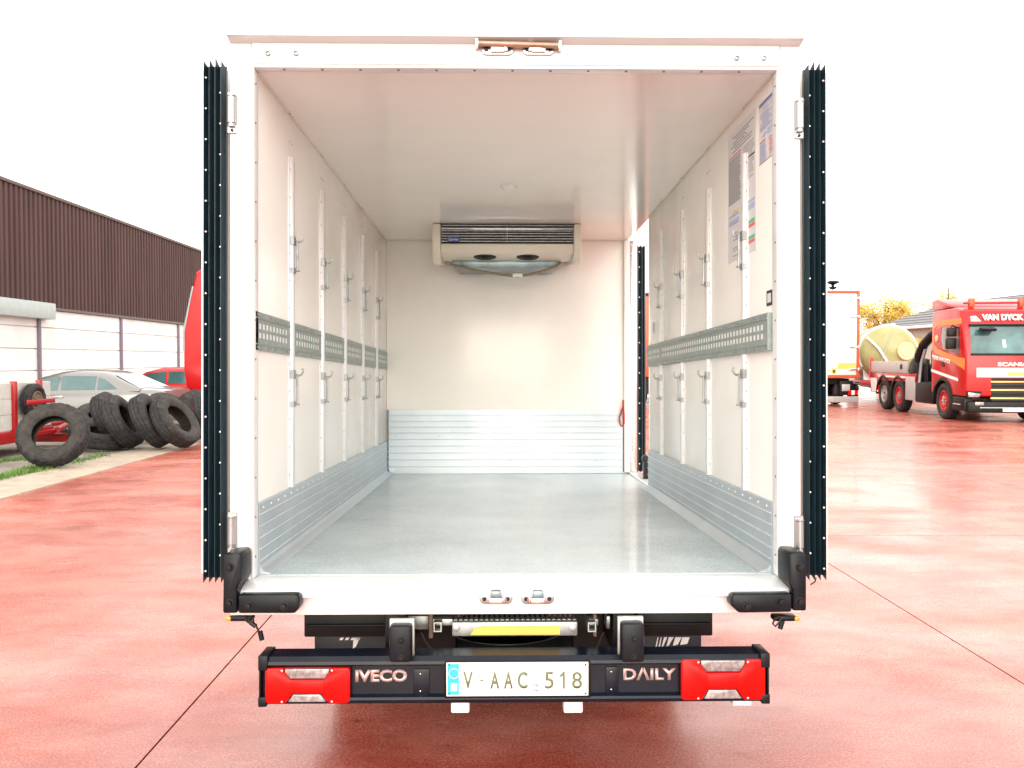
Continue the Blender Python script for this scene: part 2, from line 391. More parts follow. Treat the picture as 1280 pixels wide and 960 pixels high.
tyre('front right leaning tyre with its dark oval hole facing right', (-6.06, 15.65, .01), (.80, -.14, .55))
tyre('tyre behind the row whose top peeks over below the saloon boot', (-6.85, 17.3, .02), (.5, -.3, .5))
tyre('tyre behind the row, next to the red lorry bumper', (-6.45, 17.9, .0), (.8, -.3, .3))
tyre('last tyre at the far right, half hidden by the van door', (-5.95, 17.2, .0), (.8, .0, .3))
tyre('tyre lying low in the dark under the leaning row', (-7.45, 15.6, .0), (.2, -.1, .92))

def wheel(parent, loc, r, wd, side, rim='rim', hub='chrome', tm=None):
    """road wheel: side = -1 outer face towards -x, +1 towards +x"""
    me = tm or tyre_mesh('tyre', r, wd, r*.56, 24)
    t = link('wheel', me, parent); t.location = loc; t.rotation_euler = (0, 0, R(90))
    q = B(); s = side*-1
    q.lathe([(r*.57, -.01), (r*.57, wd*.40), (r*.52, wd*.42), (r*.48, wd*.30), (r*.30, wd*.22), (r*.27, wd*.30), (r*.12, wd*.36), (.001, wd*.36)], axis=(0, s, 0), n=28)
    o = q.build('rim', rim, t, smooth=30)
    q = B(); q.lathe([(r*.20, wd*.28), (r*.19, wd*.42), (r*.08, wd*.46), (.001, wd*.46)], axis=(0, s, 0), n=16)
    for k in range(8):
        a = k*math.pi/4; c = Vector((math.cos(a)*r*.25, s*wd*.31, math.sin(a)*r*.25)); q.lathe([(.022, -.02), (.022, .03), (.001, .03)], c=c, axis=(0, s, 0), n=6)
    q.build('hub', hub, t)
    return t

# ---------------------------------------------------------------- low red dropside trailer at the left edge
tr = thing('dropside_trailer', 'red framed low trailer with pale side boards and a spare wheel', 'trailer', (-8.45, 15.8, 0))
for k in range(3):
    z0 = .46+k*.275
    q = B(); q.box(-.06, 0, -4.6, -.0, z0, z0+.27); q.build('side_board', 'boardw', tr, bevel=.006, seg=1)
    q = B(); q.box(-1.9, -.061, -.05, -.002, z0, z0+.27); q.build('end_board', 'boardw', tr, bevel=.006, seg=1)
for y in (-.42, -1.22, -1.82, -2.9, -3.9):
    q = B(); q.box(-.03, .055, y-.05, y+.05, .3, 1.31); q.build('stake', 'redtr', tr, bevel=.01)
q = B(); q.box(-1.95, .04, -4.7, .02, .24, .44); q.build('chassis_frame', 'redtr', tr, bevel=.015)
q = B(); q.box(-.14, .09, -1.2, .05, .30, .38); q.build('side_rail', 'redtr', tr, bevel=.01)
q = B(); q.box(-.75, .35, .45, .62, .09, .25); q.box(-.45, -.3, .02, .45, .2, .3); q.tube([(-.9, .02, .36), (-.4, 1.4, .42), (-.35, 1.7, .42)], .06); q.tube([(.1, .02, .36), (-.3, 1.4, .42)], .06)
q.build('drawbar', 'redtr', tr, bevel=.0)
sp = wheel(tr, (.13, -.82, .95), .31, .19, 1, 'rust', 'rust'); sp.name = 'spare_wheel'
q = B(); q.box(.245, .275, -1.25, -.36, .90, .98); q.build('wheel_clamp', 'redtr', tr, bevel=.008)
wheel(tr, (-.25, -3.2, .30), .31, .2, 1, 'rust', 'rust')

# ---------------------------------------------------------------- cars
def car(root, paint, stations, roof, Wd, panes, wheels, wr=.32, backglass='glass_r', extra=None):
    def ring(x, w_, zb_, zl):
        s = [(w_*.90, zb_), (w_*.985, zb_+.14), (w_, zb_+.34), (w_*.985, zl-.14), (w_*.94, zl-.04), (w_*.82, zl)]
        return [(x, y, z) for y, z in s]+[(x, -y, z) for y, z in s[::-1]]
    q = B(); q.rings([ring(*s) for s in stations]); q.build('body', paint, root, smooth=50)
    def lr(x, t):
        for (a, za), (c, zc) in zip(roof, roof[1:]):
            if a >= x >= c: return za+(zc-za)*(a-x)/(a-c)
        return roof[-1][1]
    def belt(x):
        for s, e in zip(stations, stations[1:]):
            if s[0] >= x >= e[0]: return s[3]+(e[3]-s[3])*(s[0]-x)/(s[0]-e[0])
        return stations[-1][3]
    W2 = Wd/2; rs = []
    for x, z in roof:
        bz = belt(x)-.04; hgt = max(.02, z-bz)
        s = [(W2*.93, bz), (W2*(.93-.17*min(1, hgt/.5)*.8), bz+hgt*.75), (W2*(.93-.27*min(1, hgt/.5)), bz+hgt*.94), (W2*.45, z)]
        rs.append([(x, y, zz) for y, zz in s]+[(x, -y, zz) for y, zz in s[::-1]])
    q = B(); q.rings(rs); q.build('roof', paint, root, smooth=50)
    def surf(x, z):
        bz = belt(x)-.04; hgt = max(.02, lr(x, 0)-bz)
        y0, y1 = W2*.93, W2*(.93-.17*min(1, hgt/.5)*.8); t = (z-bz)/(hgt*.75); return y0+(y1-y0)*t+.007
    for pts in panes:
        for s in (1, -1):
            q = B(); q.face([(x, s*surf(x, z), z) for x, z in pts]); q.build('window', 'glass', root)
    # screens: narrow strips laid on the sloping ends of the roof
    def screen(i, mt, nm):
        (x0, z0), (x1, z1) = roof[i], roof[i+1]
        d = Vector((x1-x0, 0, z1-z0)); n_ = Vector((-d.z, 0, d.x)).normalized()*.008
        if n_.z < 0: n_ = -n_
        a = Vector((x0, 0, z0))+d*.07+n_; c = Vector((x0, 0, z0))+d*.93+n_
        wa, wc = (W2*.80, W2*.62) if z0 < z1 else (W2*.62, W2*.80)
        q = B(); q.face([a+Vector((0, wa, 0)), a-Vector((0, wa, 0)), c-Vector((0, wc, 0)), c+Vector((0, wc, 0))]); q.build(nm, mt, root)
    screen(0, 'glass_l', 'windscreen'); screen(len(roof)-2, backglass, 'rear_window')
    tm = tyre_mesh('tyre', wr, .22, wr*.62, 20)
    for x in wheels:
        for s in (1, -1):
            t = wheel(root, (x, s*(W2-.12), wr), wr, .22, 1, 'rim', 'chrome', tm); t.rotation_euler = (0, 0, 0 if s < 0 else R(180))
    for s in (1, -1):
        q = B(); q.box(-.15, .05, s*(W2-.02), s*(W2+.02), belt(0)-.13, belt(0)-.09); q.build('handle', 'chrome', root, bevel=.008)
        q = B(); q.box(-1.05, -.85, s*(W2-.02), s*(W2+.02), belt(0)-.12, belt(0)-.08); q.build('handle', 'chrome', root, bevel=.008)
        q = B(); q.box(.85, 1.0, s*(W2-.02), s*(W2+.16), belt(.9)+.01, belt(.9)+.14); q.build('mirror', paint, root, bevel=.03)
ss = thing('saloon_car', 'silver saloon car parked behind the tyres, seen from its rear quarter', 'car', (-9.85, 19.6, .004), (0, 0, R(178)))
st = [(2.38, .66, .32, .66), (2.28, .80, .25, .74), (1.7, .88, .22, .84), (1.05, .90, .22, .93), (.2, .91, .22, .96), (-.8, .91, .22, .98), (-1.55, .90, .22, 1.02), (-2.1, .86, .24, 1.02), (-2.33, .80, .28, .98), (-2.40, .74, .34, .80)]
rf = [(1.12, .92), (.40, 1.32), (.05, 1.42), (-.45, 1.46), (-.95, 1.42), (-1.12, 1.37), (-1.85, 1.02)]
pn = [[(.92, .98), (.02, 1.00), (.02, 1.30), (.36, 1.25)], [(-.06, 1.00), (-.83, 1.01), (-.83, 1.31), (-.06, 1.32)], [(-.88, 1.01), (-1.34, 1.03), (-1.22, 1.12), (-1.04, 1.24), (-.88, 1.29)]]
car(ss, 'silver', st, rf, 1.82, pn, (1.42, -1.42))
for s in (1, -1):
    q = B(); q.box(-2.36, -2.28, s*.50, s*.83, .74, .93); q.build('tail_light', 'redlens', ss, bevel=.03)
rc = thing('hatchback_car', 'small red hatchback with dark windows behind the silver saloon', 'car', (-9.55, 24.6, .004), (0, 0, R(176)))
st2 = [(1.95, .62, .32, .66), (1.8, .76, .25, .78), (1.2, .84, .22, .92), (.5, .86, .22, .97), (-.8, .86, .22, 1.0), (-1.7, .82, .24, 1.0), (-1.95, .74, .3, .9)]
rf2 = [(1.15, .94), (.5, 1.36), (.1, 1.46), (-.8, 1.47), (-1.45, 1.38), (-1.85, .98)]
pn2 = [[(.80, .99), (-.1, 1.01), (-.1, 1.34), (.44, 1.30)], [(-.18, 1.01), (-1.1, 1.02), (-1.1, 1.33), (-.18, 1.35)], [(-1.18, 1.02), (-1.5, 1.04), (-1.38, 1.28), (-1.18, 1.31)]]
car(rc, 'red', st2, rf2, 1.72, pn2, (1.2, -1.25), backglass='glass')

# ---------------------------------------------------------------- red lorry half hidden on the left
lr_ = thing('parked_lorry', 'tall red lorry cab mostly hidden behind the left van door', 'lorry', (-6.0, 22.5, 0))
q = B(); q.prism([(-1.85, .88), (-1.98, 1.0), (-2.03, 1.4), (-2.02, 2.4), (-1.86, 3.2), (-1.70, 3.9), (-1.5, 4.05), (.2, 4.05), (.2, .88)], 'y', -1.2, 1.2)
q.build('cab', 'red', lr_, bevel=.05, seg=3)
q = B(); q.prism([(-2.05, 1.9), (-2.045, 2.4), (-1.80, 3.55), (-1.72, 3.5), (-1.95, 2.4), (-1.95, 1.9)], 'y', -1.19, 1.19); q.build('windscreen', 'glass', lr_)
q = B(); q.box(-1.95, -.5, -1.15, 1.15, .35, .87); q.build('bumper', 'red', lr_, bevel=.06)
for y in (-1.0, 1.0):
    for x in (-.9, 1.6):
        t = wheel(lr_, (x, y, .5), .5, .3, 1); t.rotation_euler = (0, 0, 0 if y < 0 else R(180))
q = B(); q.box(.2, 3.4, -.5, .5, .75, 1.0); q.build('chassis', 'black', lr_)

# ---------------------------------------------------------------- red trailer glimpsed through the side doorway
rt = thing('curtain_trailer', 'orange red box trailer far off, glimpsed through the side doorway', 'trailer', (6.5, 30.5, 0))
q = B(); q.box(-1.27, 1.27, 0, 9, 1.05, 4.1); q.build('box_body', 'orange_red', rt, bevel=.04)
q = B(); q.box(-1.29, 1.29, -.02, .06, 4.02, 4.14); q.build('top_rail', 'black', rt)
q = B(); q.box(-1.2, 1.2, .1, 8.9, .62, 1.0); q.build('chassis', 'black', rt)
q = B(); q.box(-1.22, 1.22, .02, .14, .42, .62); q.build('bumper', 'black', rt)
for y in (1.3, 2.6):
    for s in (-1, 1): wheel(rt, (s*1.05, y, .5), .5, .34, s)

# ================================================================ FRIDGE VAN
YR = 3.15
Mt = T((0, YR, 0)) @ Matrix.Rotation(-math.atan(TRUCK_PITCH), 4, 'X')
van = thing('refrigerated_van', 'white refrigerated box van with rear doors folded open, seen from behind', 'van', (0, YR, 0), (-math.atan(TRUCK_PITCH), 0, 0))
Mi = Mt.inverted(); cl = Mi @ Vector((0, 0, CAM_H)); crot = cam.rotation_euler.to_matrix()
def ray(px, py):
    d = crot @ Vector(((px-640)/1040, -(py-480)/1040, -1)); return Mi.to_3x3() @ d
def PY(px, py, y): d = ray(px, py); return cl+d*((y-cl.y)/d.y)        # measured point on a cross plane of the van
def PX(px, py, x): d = ray(px, py); return cl+d*((x-cl.x)/d.x)        # ... on a side wall
def PZ(px, py, z): d = ray(px, py); return cl+d*((z-cl.z)/d.z)
XL, XR = PY(314, 480, 0).x, PY(975, 480, 0).x
ZC, ZF = PY(624, 83, 0).z, PY(624, 722, 0).z
XLo, XRo = PY(287, 400, 0).x, PY(1001, 400, 0).x
LEN = PY(624, 592, 0) and PZ(624, 592, ZF).y
SD0 = PX(812, 480, XR).y; SD1 = LEN-.03
print('van', XL, XR, ZF, ZC, LEN, SD0, XLo, XRo, cl)
ZT = PY(624, 52, 0).z
def vb(name, m, x0, x1, y0, y1, z0, z1, bevel=.004, parent=van, **k):
    q = B(); q.box(x0, x1, y0, y1, z0, z1); return q.build(name, m, parent, bevel=bevel, **k)
# shell
vb('side_wall', ['liner'], XLo, XL, .065, LEN+.07, ZF-.10, ZT-.01)
vb('side_wall', ['liner'], XR, XRo, .065, SD0, ZF-.10, ZT-.01)
vb('front_wall', ['liner'], XL+.001, XR-.001, LEN, LEN+.07, ZF-.10, ZT-.012)
vb('ceiling', ['ceil'], XL+.001, XR-.001, .066, LEN-.001, ZC, ZT-.012, bevel=0)
vb('roof', 'white', XLo-.01, XRo+.01, .03, LEN+.08, ZT-.009, ZT+.02)
vb('cargo_floor', 'floor', XL+.001, XR-.001, .066, LEN-.001, ZF-.09, ZF, bevel=0)
vb('under_floor', 'black', XLo+.02, XRo-.02, .07, LEN+.06, ZF-.125, ZF-.102)
vb('door_sill', 'alu_white', XR+.0, XRo, SD0+.002, LEN+.07, ZF-.10, ZF+.012)
# front jamb of the side doorway
vb('door_jamb', 'white', XR-.035, XR+.012, SD1-.015, LEN-.002, ZF+.013, ZC-.002)
vb('door_jamb', 'steel', XR+.014, XRo-.004, LEN-.03, LEN+.06, ZF+.013, ZC-.002)
vb('door_jamb', 'alu_white', XR-.006, XR+.006, SD0-.02, SD0+.006, ZF, ZC-.002, bevel=.002)
q = B()
for k in range(26): q.lathe([(.009, 0), (.006, .006), (.001, .007)], c=(XR+.03, LEN-.03, ZF+.1+k*.073), axis=(0, -1, 0), n=8)
q.build('jamb_rivets', 'wpaint', van, kind='stuff')
# rear frame
zbm = PY(624, 768, -.06).z
def post(x0, x1):
    q = B(); q.box(x0, x1, 0, .065, ZF-.005, ZT); return q.build('rear_post', 'white', van, bevel=.006)
post(XLo, XL); post(XR, XRo)
vb('rear_header', 'white', XL+.001, XR-.001, -.004, .064, ZC+.004, ZT-.001, bevel=.005)
vb('header_edge', 'alu_white', XL+.001, XR-.001, -.001, .05, ZC-.008, ZC+.003, bevel=.002)
# rain gutter
q = B(); z0 = PY(624, 52, -.03).z; z1 = PY(624, 45, -.05).z
q.prism([(-.004, z0), (-.05, z1), (.05, z1+.004), (.05, z0)], 'x', XLo, XRo); q.build('rain_gutter', 'gutter', van, bevel=.003)
# sill and beam
q = B(); q.prism([(.064, ZF-.002), (-.01, ZF-.002), (-.085, ZF-.026), (-.085, ZF-.05), (.064, ZF-.05)], 'x', PY(302, 730, 0).x, PY(984, 730, 0).x); q.build('threshold', 'alu_white', van, bevel=.004)
q = B(); q.box(XLo+.02, XRo-.02, -.06, .06, zbm, ZF-.052); q.build('rear_beam', 'white', van, bevel=.006)
q = B(); q.box(XL, XR, -.088, -.07, ZF-.053, ZF-.047); q.build('sill_seam', 'ink_lblue', van)
# edge strips with screws round the opening
for x0, x1 in ((XL-.001, XL+.010), (XR-.010, XR+.001)):
    vb('edge_strip', 'alu_white', x0, x1, .0, .06, ZF, ZC-.009, bevel=.002)
q = B()
for k in range(13):
    for x, s in ((XL+.010, 1), (XR-.010, -1)): q.lathe([(.004, 0), (.004, .003), (.001, .004)], c=(x, .02, ZF+.08+k*.152), axis=(s, 0, 0), n=8)
    q.lathe([(.005, 0), (.005, .003), (.001, .004)], c=(XL+.12+k*.147, .02, ZC-.008), axis=(0, 0, -1), n=8)
q.build('trim_screws', 'post', van, kind='stuff')
for px, py in ((335, 67), (370, 67), (921, 73), (955, 73)):
    p = PY(px, py, -.005); q = B(); q.lathe([(.010, 0), (.010, .004), (.006, .006), (.005, .002), (.001, .002)], c=p, axis=(0, -1, 0), n=12); q.build('header_screw', 'hook', van)

# lock keepers
def keeper(px, py, y, peg, flip=1):
    c = PY(px, py, y); q = B()
    pts = []
    for k in range(9): a = R(90+k*22.5); pts.append((c.x-.042+.020*math.cos(a), c.z+.020*math.sin(a)))
    for k in range(9): a = R(-90+k*22.5); pts.append((c.x+.042+.020*math.cos(a), c.z+.020*math.sin(a)))
    q.prism(pts, 'y', y-.008, y+.001); base = q.build('lock_keeper', 'hinge', van, bevel=.002)
    q = B(); q.box(c.x-.026, c.x+.026, y-.026, y-.0085, c.z-.014, c.z+.006); q.lathe([(.012, -.0), (.012, .035), (.001, .036)], c=(c.x+flip*.030, y-.014, c.z-.01), axis=(0, 0, 1), n=12)
    q.build('latch_hook', 'chrome', base, bevel=.003)
    q = B()
    for s in (-1, 1): q.lathe([(.008, 0), (.008, .004), (.001, .005)], c=(c.x+s*.044, y-.008, c.z), axis=(0, -1, 0), n=10)
    q.build('bolt_heads', 'dark', base, kind='stuff')
    if peg:
        q = B(); q.box(c.x-.020, c.x+.020, y-.05, y-.02, c.z+.012, c.z+.040); q.build('rubber_peg', 'tray', base, bevel=.006)
keeper(620, 748, -.061, True, 1); keeper(672, 748, -.061, True, -1)
keeper(622, 63, -.005, False, 1); keeper(673, 63, -.005, False, -1)
p0, p1 = PY(596, 54, -.03), PY(700, 57, -.03)
q = B(); q.tube([p0, p1], .011, 12); q.build('lock_bar', 'copper', van)
for p in (p0, p1):
    q = B(); q.box(p.x-.006, p.x+.006, -.045, -.003, p.z-.016, p.z+.014); q.build('bar_bracket', 'steel', van, bevel=.002)

# kick plates with extruded ribs
def kick(side):
    x = XL if side < 0 else XR; s = 1 if side < 0 else -1
    hgt = PX(314.6, 632, XL).z-ZF; y1 = LEN-.002 if side < 0 else SD0-.004
    prof = [(0, 0), (.012, 0)]
    for k in range(5):
        z = .055+k*.045
        prof += [(.012, z-.004), (.016, z-.002), (.016, z+.002), (.012, z+.004)]
    prof += [(.012, hgt-.004), (.010, hgt), (0, hgt)]
    q = B(); q.prism([(x+s*(a+.0005), ZF+b_) for a, b_ in prof], 'y', .067, y1); k_ = q.build('kick_plate', 'alu', van, smooth=20)
    q = B()
    for k in range(5): q.box(x+s*.0155, x+s*.0185, .068, y1-.002, ZF+.0535+k*.045, ZF+.0565+k*.045)
    q.build('ribs', 'alu_white', k_, kind='stuff')
    q = B()
    n = int((y1-.1)/.11)
    for zz in (hgt-.022, .145):
        for k in range(n): q.lathe([(.005, 0), (.004, .003), (.001, .004)], c=(x+s*.013, .12+k*.11, ZF+zz), axis=(s, 0, 0), n=6)
    q.build('rivets', 'wpaint', k_, kind='stuff')
    q = B(); q.prism([(x+s*.0130, ZF+.001), (x+s*.058, ZF+.001), (x+s*.056, ZF+.005), (x+s*.028, ZF+.014), (x+s*.0130, ZF+.034)], 'y', .067, y1-.05); q.build('coving', 'alu', van, smooth=60)
kick(-1); kick(1)
zk1 = PY(630, 549, LEN).z; zk2 = PY(630, 512, LEN).z
for a, c in ((ZF+.002, zk1-.002), (zk1+.002, zk2)):
    prof = [(0, a), (.012, a)]; n = 4
    for k in range(n):
        z = a+(c-a)*(k+1)/(n+1); prof += [(.012, z-.004), (.017, z-.002), (.017, z+.003), (.012, z+.005)]
    prof += [(.012, c), (0, c)]
    q = B(); q.prism([(LEN-.0005-u, v) for u, v in prof], 'x', XL+.02, XR-.04); kp = q.build('kick_plate', 'alu', van, smooth=20)
    q = B()
    for k in range(16): q.lathe([(.005, 0), (.004, .003), (.001, .004)], c=(XL+.08+k*.12, LEN-.013, a+.025+(k % 3)*.04), axis=(0, -1, 0), n=6)
    q.build('rivets', 'zinc', kp, kind='stuff')
vb('corner_strip', 'dark', XL+.012, XL+.019, LEN-.016, LEN-.003, ZF+.001, zk2, bevel=0)
vb('corner_strip', 'rust', XR-.043, XR-.037, LEN-.016, LEN-.003, ZF+.013, zk2+.02, bevel=0)
# thin sealant lines along the top corners
q = B(); q.tube([(XL+.003, .07, ZC-.003), (XL+.003, LEN, ZC-.003)], .004, 6); q.build('sealant', 'evap', van)
q = B(); q.tube([(XR-.003, .07, ZC-.003), (XR-.003, SD0, ZC-.003)], .004, 6); q.build('sealant', 'evap', van)
q = B(); q.tube([(XL+.003, LEN-.003, ZC-.003), (XR-.04, LEN-.003, ZC-.003)], .004, 6); q.build('sealant', 'evap', van)

# load rails with hooks
kz = PX(314.6, 632, XL).z
def rail(side, px, pt):
    x = XL if side < 0 else XR; s = 1 if side < 0 else -1
    top = PX(px, pt, x+s*.018); y = top.y
    q = B(); xa, xb = x, x+s*.020
    q.prism([(x, y-.028), (x+s*.006, y-.028), (x+s*.006, y-.017), (x+s*.020, y-.014), (x+s*.020, y+.014), (x+s*.006, y+.017), (x+s*.006, y+.028), (x, y+.028)], 'z', kz+.001, top.z)
    r = q.build('load_rail', 'alu_white', van, bevel=.0015, seg=1)
    q = B()
    for k in range(14):
        for o in (-.022, .022): q.lathe([(.004, 0), (.004, .003), (.001, .003)], c=(x+s*.006, y+o, kz+.06+k*.125), axis=(s, 0, 0), n=6)
    q.build('rivets', 'zinc', r, kind='stuff')
    for zh in (.70, .095):
        z = cl.z+zh-.02
        q = B(); xf = x+s*.0215
        q.box(xf-s*.012, xf+s*.003, y-.021, y+.021, z-.040, z)                       # upper clip
        q.box(xf-s*.012, xf+s*.003, y-.019, y+.019, z-.168, z-.142)                   # lower clip
        pts = [(xf+s*.006, y, z-.020), (xf+s*.020, y, z-.026), (xf+s*.032, y, z-.022), (xf+s*.039, y, z-.010), (xf+s*.040, y, z+.002), (xf+s*.034, y, z+.006)]
        q.tube(pts, .0048, 8)
        q.tube([(xf+s*.012, y, z-.02), (xf+s*.013, y, z-.155)], .0052, 8)
        q.tube([(xf+s*.004, y, z-.156), (xf+s*.024, y, z-.156)], .0045, 8)
        q.build('hook', 'hook', r, bevel=0, smooth=40)
for px, pt in ((367, 197), (405, 238), (433, 270), (455, 294), (472, 313)): rail(-1, px, pt)
for px, pt in ((928, 192), (883, 235), (851, 262), (825, 287)): rail(1, px, pt)

# perforated lashing track
def track(side, y0, y1, front):
    x = XL if side < 0 else XR; s = 1 if side < 0 else -1
    zlo, zhi = cl.z+.142, cl.z+.292
    rows = [zlo, cl.z+.190, cl.z+.213, cl.z+.226, cl.z+.249, zhi]
    n = int((y1-y0-.06)/.050); cols = [y0]
    off = (y1-y0-n*.05)/2
    for k in range(n): cols += [y0+off+k*.05+.009, y0+off+k*.05+.040]
    cols.append(y1)
    q = B(); xf = x+s*front
    def P(i, j, d): return (xf-s*d, cols[i], rows[j])
    nc, nr = len(cols), len(rows)
    hole = lambda i, j: i % 2 == 1 and j in (1, 3)
    for i in range(nc-1):
        for j in range(nr-1):
            if hole(i, j):
                c = [(i, j), (i+1, j), (i+1, j+1), (i, j+1)]
                for a, b_ in zip(c, c[1:]+c[:1]): q.face([P(*a, 0), P(*b_, 0), P(*b_, .0015), P(*a, .0015)])
            else: q.face([P(i, j, 0), P(i+1, j, 0), P(i+1, j+1, 0), P(i, j+1, 0)])
    for zz in (zlo, zhi):          # folded flanges down to the wall
        q.face([(xf, y0, zz), (xf, y1, zz), (x, y1, zz), (x, y0, zz)])
    for yy in (y0, y1): q.face([(xf, yy, zlo), (xf, yy, zhi), (x, yy, zhi), (x, yy, zlo)])
    # raised lips
    q.box(xf, xf+s*.004, y0, y1, zhi-.026, zhi-.022); q.box(xf, xf+s*.004, y0, y1, zlo+.022, zlo+.026)
    t = q.build('lashing_track', 'track', van, smooth=20)
    q = B(); q.box(xf-s*.004, xf-s*.0018, y0+.01, y1-.01, rows[1]-.006, rows[4]+.006); q.build('added_slot_brightener', 'wpaint', t)  # white strip added behind the slots so they show bright instead of shaded
    q = B(); k = 0; yy = y0+.03
    while yy < y1-.01:
        for zz in (zhi-.011, zlo+.011): q.box(xf-s*.001, xf+s*.003, yy-.008-.008*(k % 3 == 0), yy+.006, zz-.004, zz+.004)
        yy += .055+.03*(k % 3 == 1); k += 1
    q.build('track_screws', 'fin', t, kind='stuff')
ry = [PX(px, pt, XL+.018).y for px, pt in ((367, 197), (405, 238), (433, 270), (455, 294), (472, 313))]
ed = [PX(316.5, 410, XL).y]+ry+[LEN-.02]
for i, (a, c) in enumerate(zip(ed, ed[1:])): track(-1, a+(.03 if i else 0), c-(.03 if i < 5 else 0), .010)
track(1, SD0-.52, SD0-.008, .024); track(1, PX(967, 400, XR).y, SD0-.522, .0245)

# notices on the right wall
def notice(px0, px1, ptop, pbot, spec, nm, lab):
    y0 = PX(px1, 200, XR).y; y1 = PX(px0, 200, XR).y
    zt_ = PX(px1, ptop, XR).z; zb_ = PX(px1, pbot, XR).z
    q = B(); q.box(XR-.0012, XR-.0002, y0, y1, zb_, zt_); o = q.build(nm, 'paper', van, label=lab)
    W_, H_ = y1-y0, zt_-zb_
    by = {}
    for (m, u0, u1, v0, v1) in spec: by.setdefault(m, []).append((u0, u1, v0, v1))
    for m, L_ in by.items():                        # u from the front end (far), v from the top
        q = B()
        for i9, (u0, u1, v0, v1) in enumerate(L_): q.box(XR-.0018-i9*1.2e-5, XR-.0011+i9*1e-6, y1-W_*u0, y1-W_*u1, zt_-H_*v0, zt_-H_*v1)
        q.build('print', m, o, kind='stuff')
rn = random.Random(5); sp_ = [('ink_blue', 0, 1, .0, .05), ('ink_black', 0, 1, .05, .056), ('ink_black', 0, 1, .992, 1)]
v = .08
while v < .47:
    if rn.random() < .85: sp_.append(('ink_lblue', .03+.18*rn.random(), .55+.4*rn.random(), v, v+.012))
    v += .02
for k in range(12): a = rn.random(); sp_.append(('ink_lblue', .2+.5*a, .3+.55*a, .50+.10*rn.random(), .51+.10*rn.random()))
sp_.append(('ink_red', .03, .4, .635, .66))
v = .68
while v < .97:
    sp_.append(('ink_lblue', .04, .4+.08*rn.random(), v, v+.012)); sp_.append(('ink_red', .6+.05*rn.random(), .7+.25*rn.random(), v-.03, v-.02)); v += .022
notice(949.5, 970, 110, 190, sp_, 'notice', 'pale notice with blue header and blue and red print')
sp2 = []
v = .05
while v < .17: sp2.append(('ink_grey', .1+.2*rn.random(), .5+.45*rn.random(), v, v+.008)); v += .022
sp2 += [('ink_red', .05, .5, .19, .2), ('ink_black', .56, .97, .30, .312)]
v = .21
while v < .56:
    sp2.append(('ink_grey', .03, .42+.08*rn.random(), v, v+.007)); v += .0125
v = .2
while v < .46:
    sp2.append(('ink_grey', .58, .8+.16*rn.random(), v, v+.004)); v += .018
sp2 += [('ink_lblue', .03, .42, .64, .66), ('ink_lblue', .03, .42, .68, .72), ('ink_lblue', .58, .97, .62, .64), ('ink_lblue', .58, .97, .65, .69), ('ink_yel', .2, .42, .615, .63),
        ('ink_green', .76, .97, .765, .79), ('ink_red', .76, .97, .795, .82), ('ink_green', .76, .97, .88, .905), ('ink_red', .76, .97, .91, .935)]
for v in (.63, .70, .78, .80, .83, .89, .91, .95): sp2.append(('ink_grey', .58, .70, v, v+.006)); sp2.append(('ink_grey', .2, .38, v+.01, v+.015))
notice(910.5, 945, 134, 312, sp2, 'notice', 'long pale instruction sheet with grey text and coloured boxes')
y0 = PX(966, 372, XR).y; y1 = PX(959, 372, XR).y; za, zb2 = PX(962, 363, XR).z, PX(962, 382, XR).z
q = B(); q.box(XR-.003, XR-.0003, y0, y1, zb2, za); fr = q.build('sticker_frame', 'ink_black', van)
q = B(); q.box(XR-.004, XR-.003, y0+.012, y1-.012, zb2+.012, za-.012); q.build('sticker_face', 'paper', fr)
pp = PX(817, 412, XR); q = B(); q.box(XR-.0015, XR-.0003, pp.y-.03, pp.y+.03, pp.z-.02, pp.z+.05); q.build('stencil_mark', 'ink_lblue', van)

# ceiling lamp
c = PZ(636, 233, ZC); q = B(); q.lathe([(.052, 0), (.050, -.008), (.036, -.022), (.018, -.028), (.001, -.029)], c=(c.x, c.y, ZC), n=28); q.build('ceiling_lamp', 'wpaint', van, smooth=60)

# evaporator
ye = PZ(630, 279, ZC).y
xa, xb = PY(540, 290, ye).x, PY(727, 290, ye).x; xg0, xg1 = PY(551, 290, ye).x, PY(717, 290, ye).x
ev = B(); zz = lambda py, y: PY(630, py, y).z
body = [(ye+.012, zz(304, ye)), (ye+.004, zz(306, ye)), (ye+.02, zz(317, ye+.02)), (ye+.26, zz(325, ye+.26)), (ye+.33, zz(326.5, ye+.33)), (LEN-.003, zz(327, LEN)), (LEN-.003, ZC-.003), (ye+.10, ZC-.003), (ye+.10, zz(304, ye)+.002)]
ev.prism(body, 'x', xg0, xg1); evo = ev.build('evaporator', 'evap', van, bevel=.006)
for x0, x1 in ((xa, xg0-.001), (xg1+.001, xb)):
    q = B(); n = 8; pr = [(ye-.004, ZC-.003), (ye-.004, zz(312, ye)), (ye+.02, zz(322, ye+.02)), (ye+.08, zz(330, ye+.08)), (ye+.2, zz(331, ye+.2)), (LEN-.003, zz(332, LEN)), (LEN-.003, ZC-.003)]
    q.prism(pr, 'x', x0, x1); q.build('end_cap', 'evap', evo, bevel=.014)
q = B(); q.box(xg0+.002, xg1-.002, ye+.06, ye+.098, zz(304, ye), ZC-.004); q.build('coil', 'dark', evo)
q = B(); h0 = zz(303, ye); h1 = ZC-.006
for k in range(7): z = h0+(h1-h0)*(k+.5)/7; q.box(xg0+.003, xg1-.003, ye+.010, ye+.045, z-.0035, z+.0035, T((0, 0, 0)))
q.box((xg0+xg1)/2-.003, (xg0+xg1)/2+.003, ye+.006, ye+.012, h0, h1); q.build('grille', 'fin', evo)
